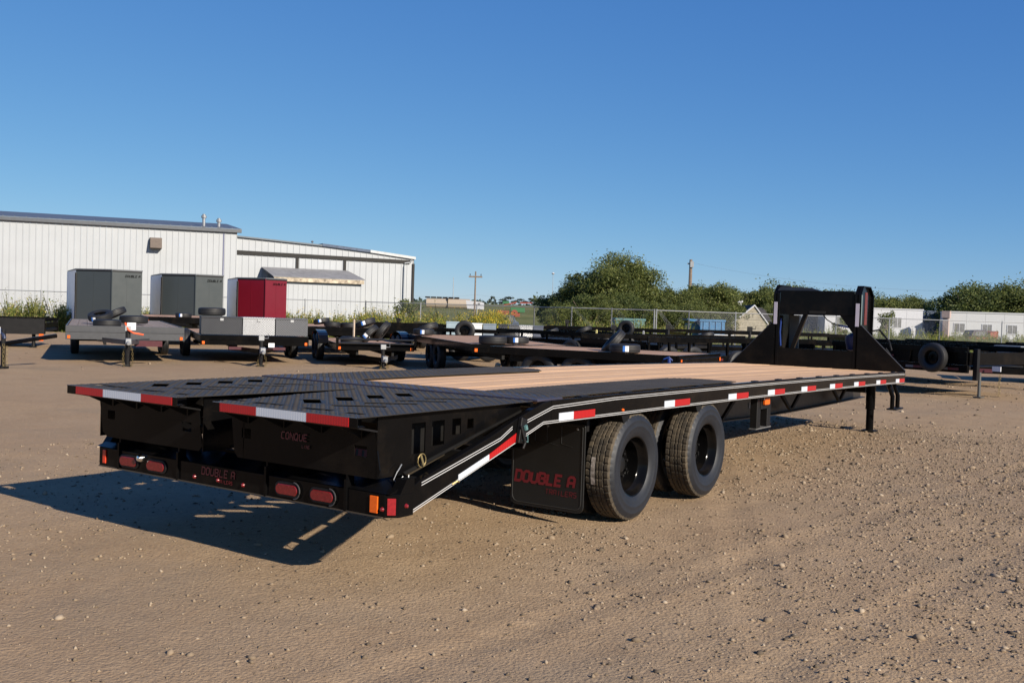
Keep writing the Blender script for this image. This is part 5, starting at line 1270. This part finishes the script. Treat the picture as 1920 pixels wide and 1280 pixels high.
# tan tanks, RV, green machinery, car bodies
tk = empty('tank', at(795, 210), -YAW, 'long tan horizontal tank beyond the field, left of the white camper', 'tank')
Lt = (at(873, 210)-at(787, 210)).length
m = MB(); zc = zat(830, 569, 210); m.lathe([(0, .1), (.3, 1.0), (Lt/2-.1, 1.05)], 20, c=(0, 0, zc)); m.lathe([(Lt/2, 1.05), (Lt-.3, 1.05), (Lt, .1)], 20, c=(0, 0, zc)); m.obj('tank_shell', tanm, tk, smooth=True)
m = MB(); m.box(Lt/2-.15, Lt/2+.05, -1.07, 1.07, zc-1.07, zc+1.1); m.box(.5, Lt-.5, -.6, .6, zc-1.9, zc-1.06); m.obj('tank_band', darktrim, tk)
m = MB(); 
for k in range(6): m.box(k*1.2, k*1.2+1.0, -.5, .5, zc+1.06, zc+1.35)
m.obj('tank_hatch', blackdull, tk)
cp = empty('camper', at(874, 200), -YAW, 'white camper with two dark windows beside the tan tank', 'camper')
Lc = (at(905, 200)-at(874, 200)).length; zl, zh = zat(890, 579, 200), zat(890, 564.5, 200)
m = MB(); m.prism([(0, zl), (Lc, zl-.1), (Lc, zh-.3), (Lc-.4, zh-.15), (-.3, zh+.1)], 0, 2.4, 'y'); m.obj('camper_body', mobile, cp)
for x in (.38, .64):
    m = MB(); m.box(Lc*x, Lc*x+.45, -.03, -.002, (zl+zh)/2-.1, (zl+zh)/2+.4); m.obj('window', glassdark, cp)
gm = empty('farm_machine', at(940, 150), -YAW, 'green and red farm machinery standing in the far field', 'farm machine')
m = MB(); z_ = zat(960, 583, 150); m.box(1.2, 3.3, 0, 1.5, z_-.2, z_+.5); m.box(0, 1.0, 0, 1.2, z_+1.0, z_+1.4); m.obj('green_body', greenm, gm, bevel=.05)
m = MB(); m.prism([(.2, z_+.75), (2.0, z_+1.15), (2.1, z_+1.4), (.2, z_+.9)], 0, .5, 'y'); m.prism([(2.6, z_+1.1), (4.4, z_+1.2), (4.4, z_+1.35), (2.6, z_+1.35)], 0, .5, 'y'); m.obj('red_boom', simple('red_farm_paint', (.22, .05, .035), .6), gm)
m = MB(); m.box(-.8, 1.0, 0, 1.0, z_-.55, z_+.02); m.box(1.5, 2.6, .2, 1.2, z_-.9, z_-.201); m.lathe([(-.1, .1), (-.1, .5), (.1, .5), (.1, .1)], 14, axis='y', c=(1.8, -.1, z_-.3)); m.obj('running_gear', rust, gm)
for k, (pa_, pb_, D_, zt_, mt, lb) in enumerate(((930, 960, 66, .75, junk, 'grey car body with pale roof beyond the fence, left of the white one'), (962, 996, 64, .62, mobile, 'white low van body beyond the fence beside yellow flowers'), (940, 972, 80, 1.15, simple('dark_blue_car', (.07, .09, .13), .4), 'dark blue pickup body behind the pale car bodies'))):
    a = at(pa_, D_); L = (at(pb_, D_)-a).length; r = empty('parked_car', a, -YAW, lb, 'car', 'car bodies beyond the fence')
    m = MB(); m.prism([(0, .15), (L, .15), (L, zt_*.55), (L*.82, zt_*.62), (L*.7, zt_), (L*.25, zt_), (L*.1, zt_*.6), (0, zt_*.55)], 0, 1.6, 'y'); m.obj('body', mt, r, bevel=.05)
    m = MB(); m.prism([(L*.22, zt_*.62), (L*.70, zt_*.62), (L*.64, zt_*.93), (L*.3, zt_*.93)], -.02, -.003, 'y'); m.obj('window', glassdark, r)
    for x in (.2, .8):
        m = MB(); m.lathe([(-.08, .06), (-.08, .26), (.08, .26), (.08, .06)], 14, axis='y', c=(L*x, .05, .24)); m.obj('wheel', rubberdark, r, smooth=True)
# poles and wires
def pole(px, pyt, D, label, arm=True, r=.14, lean=0.0, mat=woodpost, name='utility_pole', cat='utility pole'):
    a = at(px, D); zt = zat(px, pyt, D); o = empty(name, a, -YAW, label, cat)
    m = MB(); m.tube([(0, 0, 0), (lean, 0, zt)], [r, r*.7], 8); m.obj('pole', mat, o, smooth=True)
    if arm:
        m = MB(); m.box(-1.0+lean, 1.0+lean, -.08, .08, zt-.9, zt-.68); m.obj('crossarm', mat, o)
        for x in (-.8, 0, .8):
            m = MB(); m.tube([(x+lean, 0, zt-.66), (x+lean, 0, zt-.35)], .06, 6); m.obj('insulator', blackdull, o)
    return o, zt
o1, z1_ = pole(888, 509, 150, 'wooden utility pole with crossarm rising left of the big tree')
o2, z2_ = pole(1290, 487, 105, 'wooden utility pole rising behind the hedge left of the gooseneck', arm=False, r=.22)
m = MB(); m.box(-.1, .25, -.3, .3, z2_-.8, z2_-.2); m.box(-.35, -.1, -.05, .05, z2_-.5, z2_-.35); m.obj('transformer', steelgrey, o2)
pole(847, 520, 260, 'thin grey light mast left of the utility pole', arm=False, r=.10, mat=steelgrey, name='light_mast', cat='light mast')
o3, z3_ = pole(1033, 513, 260, 'thin pale light mast with white head left of the big tree', arm=False, r=.07, mat=steelgrey, name='light_mast', cat='light mast')
m = MB(); m.lathe([(-.3, .1), (0, .45), (.3, .1)], 8, axis='z', c=(0, 0, z3_)); m.obj('lamp_head', mobile, o3)
def wire(label, pa_, pb_, sag, r=.006):
    a, b = Vector(pa_), Vector(pb_); m = MB(); pts = []
    for k in range(17):
        t = k/16; p = a.lerp(b, t)-a; p.z -= sag*4*t*(1-t); pts.append(p)
    m.tube(pts, r, 4); o = m.obj('power_line', simple('wire_dark', (.16, .17, .19), .5)); o.location = a; tag(o, label, 'power line')
wire('power line running from the white building across to the first utility pole', at(640, 150, z1_-1.9), at(888, 150, z1_-3.4), 1.2)
wire('power line running from the first utility pole into the big tree', at(888, 150, z1_-3.4), at(1150, 150, z1_-4.2), .4)
wire('power line running right from the pole behind the hedge', at(1290, 105, z2_-.3), at(1990, 92, z2_-2.3), 1.2)

# ================================================================== VEGETATION
def crown_mesh(name, n, rx, ry, rz, leaf, seed, blobs=26, mat=leafA, droop=0):
    r = np.random.default_rng(seed)
    # clump centres through the volume, denser near the surface
    u = r.normal(size=(blobs, 3)); u /= np.linalg.norm(u, axis=1)[:, None]; rad = r.uniform(.35, .95, blobs)[:, None]
    C = u*rad*np.array([rx, ry, rz])*np.where(u[:, 2:3] < 0, 1.0, .97); C[:, 2] = np.where(C[:, 2] < -.75*rz, -.75*rz, C[:, 2])
    br = r.uniform(.16, .36, blobs)*min(rx, rz)
    k = r.integers(0, blobs, n); d = r.normal(size=(n, 3)); d /= np.linalg.norm(d, axis=1)[:, None]
    P = C[k]+d*(br[k]*r.random(n)**.4)[:, None]*np.array([1.15, 1.15, .85])
    strag = r.random(n) < .10; P[strag] += d[strag]*(br[k][strag]*.55)[:, None]
    s = leaf*r.uniform(.5, 1.25, n)
    a = r.normal(size=(n, 3)); a /= np.linalg.norm(a, axis=1)[:, None]; b = np.cross(a, r.normal(size=(n, 3))); b /= np.linalg.norm(b, axis=1)[:, None]
    V = np.stack([P-a*s[:, None], P+b*s[:, None]*.45, P+a*s[:, None], P-b*s[:, None]*.45], 1)
    Fx = np.arange(n*4).reshape(-1, 4)
    o = np_obj(name, V.reshape(-1, 3), Fx, mat); me = o.data; bpy.data.objects.remove(o); return me
def trunk_mesh(h, r, spread, seed, lim=6):
    rr = random.Random(seed); m = MB(); m.tube([(0, 0, -.1), (.05*h*rr.uniform(-1, 1), 0, h*.35), (0, .03*h, h*.62)], [r, r*.75, r*.5], 8)
    for k in range(lim):
        a = 2*PI*k/lim+rr.random(); z0 = h*(.22+.3*rr.random()); m.tube([(0, 0, z0), (math.cos(a)*spread*.4, math.sin(a)*spread*.4, z0+h*.16), (math.cos(a)*spread*.6, math.sin(a)*spread*.6, z0+h*.27)], [r*.5, r*.3, r*.12], 5)
    return m
crowns = [crown_mesh('crown', 17000, 1, 1, 1, .042, 31+i, 62, leafA) for i in range(3)]
crownsB = [crown_mesh('crown', 17000, 1, 1, 1, .042, 51+i, 62, leafB) for i in range(2)]
crownBig = crown_mesh('crown', 34000, 1, 1, 1, .032, 77, 110, leafA)
crownBush = [crown_mesh('crown', 2600, 1, 1, 1, .085, 91+i, 16, leafA) for i in range(2)]
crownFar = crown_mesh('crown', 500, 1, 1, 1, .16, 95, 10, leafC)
def tree(px, D, w_, h, label, kind='A', name='broadleaf_tree', cat='tree', low=.12, group='trees beyond the fence', zb_=0.0):
    a = at(px, D, zb_); r = empty(name, a, 0, label, cat, group)
    me = {'A': crowns[int(px) % 3], 'B': crownsB[int(px) % 2], 'big': crownBig, 'bush': crownBush[int(px) % 2], 'far': crownFar}[kind]
    c = bpy.data.objects.new('crown', me); COL.objects.link(c); c.parent = r
    c.scale = (w_/2, w_/2*.9, h*(1-low)/2); c.location = (0, 0, h*(1+low)/2*.97); c.rotation_euler = (0, 0, (px*1.37) % 6.28)
    if kind != 'far':
        trunk_mesh(h, .035*h if kind != 'bush' else .02*h, w_*.45, int(px)).obj('trunk', woodpost, r, smooth=True)
    return r
tree(1150, 82, 6.6, zat(1150, 473, 82), 'big rounded tree, tallest of all, left part of the hedge line', 'big', group='large trees')
tree(1100, 84, 4.8, zat(1095, 500, 84), 'broad tree leaning left against the tallest tree', 'A', group='large trees')
tree(1190, 83, 4.6, zat(1190, 482, 83), 'tree crown on the right shoulder of the tallest tree', 'A', group='large trees')
tree(1060, 84, 4.2, zat(1060, 530, 84), 'lower tree at the left foot of the tallest tree', 'A', group='large trees')
tree(1028, 86, 3.2, zat(1028, 545, 86), 'small bushy tree at the left end of the hedge line', 'bush', group='large trees')
for i, (px_, py_, D_, k_, lb) in enumerate(((1130, 545, 78, 'A', 'low bush directly below the tallest tree'), (1175, 550, 78, 'B', 'dark low bush below the right side of the tallest tree'), (1090, 552, 78, 'B', 'dark low bush below the left side of the tallest tree'), (1225, 533, 86, 'A', 'hedge tree just right of the tallest tree'), (1248, 536, 84, 'A', 'second hedge tree right of the tallest tree'), (1272, 540, 83, 'A', 'hedge tree directly left of the second utility pole'),
        (1300, 543, 84, 'A', 'hedge tree directly right of the second utility pole'), (1328, 534, 85, 'A', 'hedge tree behind the sagging roof, left one'), (1352, 531, 87, 'A', 'taller hedge tree behind the sagging roof'), (1378, 545, 100, 'A', 'hedge tree behind the white chimney'), (1402, 541, 101, 'A', 'hedge tree behind the shed gable'), (1430, 540, 100, 'A', 'hedge tree left of the gooseneck frame'),
        (1458, 534, 102, 'A', 'hedge tree behind the left upright of the gooseneck'), (1482, 531, 104, 'A', 'pointed tree above the left of the gooseneck beam'), (1510, 538, 103, 'A', 'tree above the middle of the gooseneck beam'), (1548, 540, 104, 'A', 'tree above the right of the gooseneck beam'), (1585, 545, 104, 'B', 'low tree above the right end of the gooseneck beam'), (1650, 555, 98, 'A', 'tree just right of the gooseneck behind the white mobile home'), (1680, 553, 98, 'A', 'rounded tree behind the one-window mobile home'), (1712, 556, 99, 'A', 'tree at the right end of the one-window mobile home'),
        (1800, 541, 92, 'B', 'dark tree at the left of the right-hand clump'), (1830, 533, 93, 'B', 'tallest dark tree of the right-hand clump'), (1862, 545, 93, 'B', 'dark tree in the middle of the right-hand clump'), (1895, 540, 92, 'A', 'tree at the right edge of the picture'), (1935, 538, 92, 'A', 'tree cut by the right edge of the picture'))):
    h = zat(px_, py_, D_)*(1.12 if px_ > 1780 else 1.0+.10*((i*7) % 5-1.5)/3); tree(px_, D_, max(3.4, h*1.25), h*1.03, lb, k_, low=.05, group='hedge and clump trees')
for i, (px_, py_, k_) in enumerate(((1140, 560, 'A'), (1200, 562, 'B'), (1236, 560, 'A'), (1262, 565, 'B'), (1290, 565, 'A'), (1318, 568, 'A'), (1050, 565, 'A'), (1092, 570, 'B'), (1445, 565, 'A'), (1470, 570, 'B'))):
    D_ = 76 if px_ < 1330 else 95; tree(px_, D_, 3.0, zat(px_, py_, D_), ['green shrub behind the teal container, leftmost under the tallest tree', 'dark shrub between the teal container and the second utility pole', 'green shrub behind the fence halfway to the second utility pole', 'dark shrub just left of the foot of the second utility pole', 'green shrub at the foot of the second utility pole', 'green shrub behind the blue container', 'green shrub at the far left foot of the tallest tree', 'dark shrub behind the yellow stakes under the tallest tree', 'green shrub between the board shed and the gooseneck', 'dark shrub directly behind the left gooseneck upright'][i], k_, 'shrub', 'shrub', .0, group='shrubs under the hedge trees')
tree(1660, 76, 1.6, zat(1655, 578, 76), 'slender green sapling in front of the one-window mobile home', 'bush', 'sapling', 'shrub', .0, group='saplings')
tree(1575, 76, 1.4, zat(1575, 592, 76), 'green sapling seen through the gooseneck frame', 'bush', 'sapling', 'shrub', .0, group='saplings')
tree(768, 62, 2.0, zat(768, 556, 62), 'green bush at the right corner of the white building', 'bush', 'shrub', 'shrub', .0, group='saplings')
for i, (px_, py_, w_) in enumerate(((918, 554, 2.2), (925, 555, 1.8), (946, 555, 7.5), (969, 559, 6), (995, 558, 8), (1010, 560, 7))):
    D_ = 330; h = zat(px_, py_, D_)-3.4; lb = 'distant spruce tree on the horizon, left of a pair' if i == 0 else 'distant spruce tree on the horizon, right of a pair' if i == 1 else 'distant broad tree on the horizon, number '+['', '', 'nearest the spruce pair', 'left of centre', 'right of centre', 'nearest the big tree'][i] if i > 5 else ['', '', 'distant broad tree on the horizon beside the spruce pair', 'small distant tree on the horizon above the farm machinery', 'wide distant tree on the horizon left of the hedge line', 'distant tree on the horizon touching the hedge line'][i]
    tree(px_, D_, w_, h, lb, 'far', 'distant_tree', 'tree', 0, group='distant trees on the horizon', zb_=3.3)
# far tree line as one mass
r = np.random.default_rng(5); n = 9000
pxs = r.uniform(-400, 2400, n); Ds = r.uniform(560, 640, n); base = [at(p, d) for p, d in zip(pxs, Ds)]
hgt = 3.2+(1.6+2.4*(vnoise(pxs, pxs*0, 60, 8)+.5))*r.random(n)**.7
P = np.array([[b.x, b.y, h] for b, h in zip(base, hgt)]); s = r.uniform(.6, 1.5, n)
a = r.normal(size=(n, 3)); a /= np.linalg.norm(a, axis=1)[:, None]; b = np.cross(a, r.normal(size=(n, 3))); b /= np.linalg.norm(b, axis=1)[:, None]
V = np.stack([P-a*s[:, None], P+b*s[:, None]*.6, P+a*s[:, None], P-b*s[:, None]*.6], 1)
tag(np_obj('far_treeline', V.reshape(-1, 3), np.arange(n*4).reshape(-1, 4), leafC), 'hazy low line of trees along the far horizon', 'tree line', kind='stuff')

def weeds(name, label, px0, px1, D0, D1, n, hmin, hmax, seed, flower=.0, dry=.1, tall=.0, fcol=yellowm):
    r = np.random.default_rng(seed); px = r.uniform(px0, px1, n); D = r.uniform(D0, D1, n)
    prof = np.clip(.55+1.5*vnoise(px*.02, D*.3, .35, seed+1)+.5*vnoise(px, D, 4, seed+2), .15, 1.25)
    B = CAM[None]+fwd()[None]*D[:, None]+rgt()[None]*((px-960)/F*D)[:, None]; B[:, 2] = -.02
    h = (hmin+(hmax-hmin)*r.random(n)**1.6)*prof; tl = r.random(n) < tall; h[tl] *= 1.35
    ang = r.uniform(0, 2*PI, n); wdt = r.uniform(.004, .011, n)*(1+.0*h); ln = r.uniform(.05, .35, n)*h
    tip = B+np.stack([np.cos(ang)*ln, np.sin(ang)*ln, h], 1); mid = B*.45+tip*.55; mid[:, 2] += h*.08
    sx = np.stack([-np.sin(ang), np.cos(ang), ang*0], 1)*wdt[:, None]
    V = np.stack([B-sx, B+sx, mid+sx*.9, tip, mid-sx*.9], 1); Fw = np.arange(n*5).reshape(-1, 5)
    tag(np_obj(name, V.reshape(-1, 3), Fw, grassm), label, 'weeds', kind='stuff')
    # leaves up the stems and seed heads / flowers at the top
    k = 9; q_ = r.random((n, k))**.8; Pq = B[:, None]*(1-q_[..., None])+tip[:, None]*q_[..., None]; Pq = Pq.reshape(-1, 3)+r.normal(size=(n*k, 3))*.03
    def cards(P, s, mat, nm, lb):
        m_ = len(P); a = r.normal(size=(m_, 3)); a /= np.linalg.norm(a, axis=1)[:, None]; b = np.cross(a, r.normal(size=(m_, 3))); b /= np.linalg.norm(b, axis=1)[:, None]; s = s*r.uniform(.5, 1.3, m_)
        V = np.stack([P-a*s[:, None], P+b*s[:, None]*.35, P+a*s[:, None], P-b*s[:, None]*.35], 1)
        tag(np_obj(nm, V.reshape(-1, 3), np.arange(m_*4).reshape(-1, 4), mat), lb, 'weeds', kind='stuff')
    cards(Pq, .062, grassm, name, label+', leaves')
    fl = r.random(n) < flower
    if fl.any():
        P = np.repeat(tip[fl], 6, 0); P = P+r.normal(size=P.shape)*.06; cards(P, .035, fcol, 'wild_flowers', 'flower heads among the '+label)
    dr = (~fl) & (r.random(n) < dry)
    if dr.any():
        P = np.repeat(tip[dr], 6, 0); P = P+r.normal(size=P.shape)*np.array([.04, .04, .14]); cards(P, .03, drym, 'seed_heads', 'dry seed heads among the '+label)
weeds('tall_weeds', 'tall weeds in front of the white building at the left', -80, 140, 44, 51, 9000, .4, 1.3, 201, .03, .16, .05)
weeds('tall_weeds', 'weeds between the parked cargo trailers', 262, 445, 50, 54, 4500, .3, 1.0, 203, .08, .1, .03)
weeds('flowering_weeds', 'yellow flowering weeds along the building fence', 535, 690, 48, 55, 9000, .3, 1.05, 205, .30, .12, .06)
weeds('flowering_weeds', 'thick yellow and green weeds at the fence corner', 680, 870, 48, 60, 12000, .35, 1.3, 207, .22, .15, .05)
weeds('flowering_weeds', 'mound of yellow flowering weeds left of the car bodies', 858, 950, 48, 53, 8000, .6, 1.25, 209, .55, .05, 0)
weeds('flowering_weeds', 'low yellow flowering weeds by the fence post', 985, 1060, 46, 50, 5000, .3, .9, 211, .45, .05, 0)
weeds('tall_weeds', 'weeds along the middle fence below the hedge', 1050, 1290, 50, 58, 8000, .4, 1.1, 213, .02, .12, .05)
weeds('tall_weeds', 'green weeds in front of the mobile homes', 1440, 2000, 62, 74, 15000, .4, 1.1, 215, .01, .12, .06)
weeds('short_grass', 'short grass strip under the fence on the left', -120, 1300, 43, 60, 9000, .08, .3, 217, .02, .05, 0)
weeds('short_grass', 'short grass strip under the fence on the right', 1200, 2050, 52, 70, 8000, .1, .35, 219, .0, .05, 0)
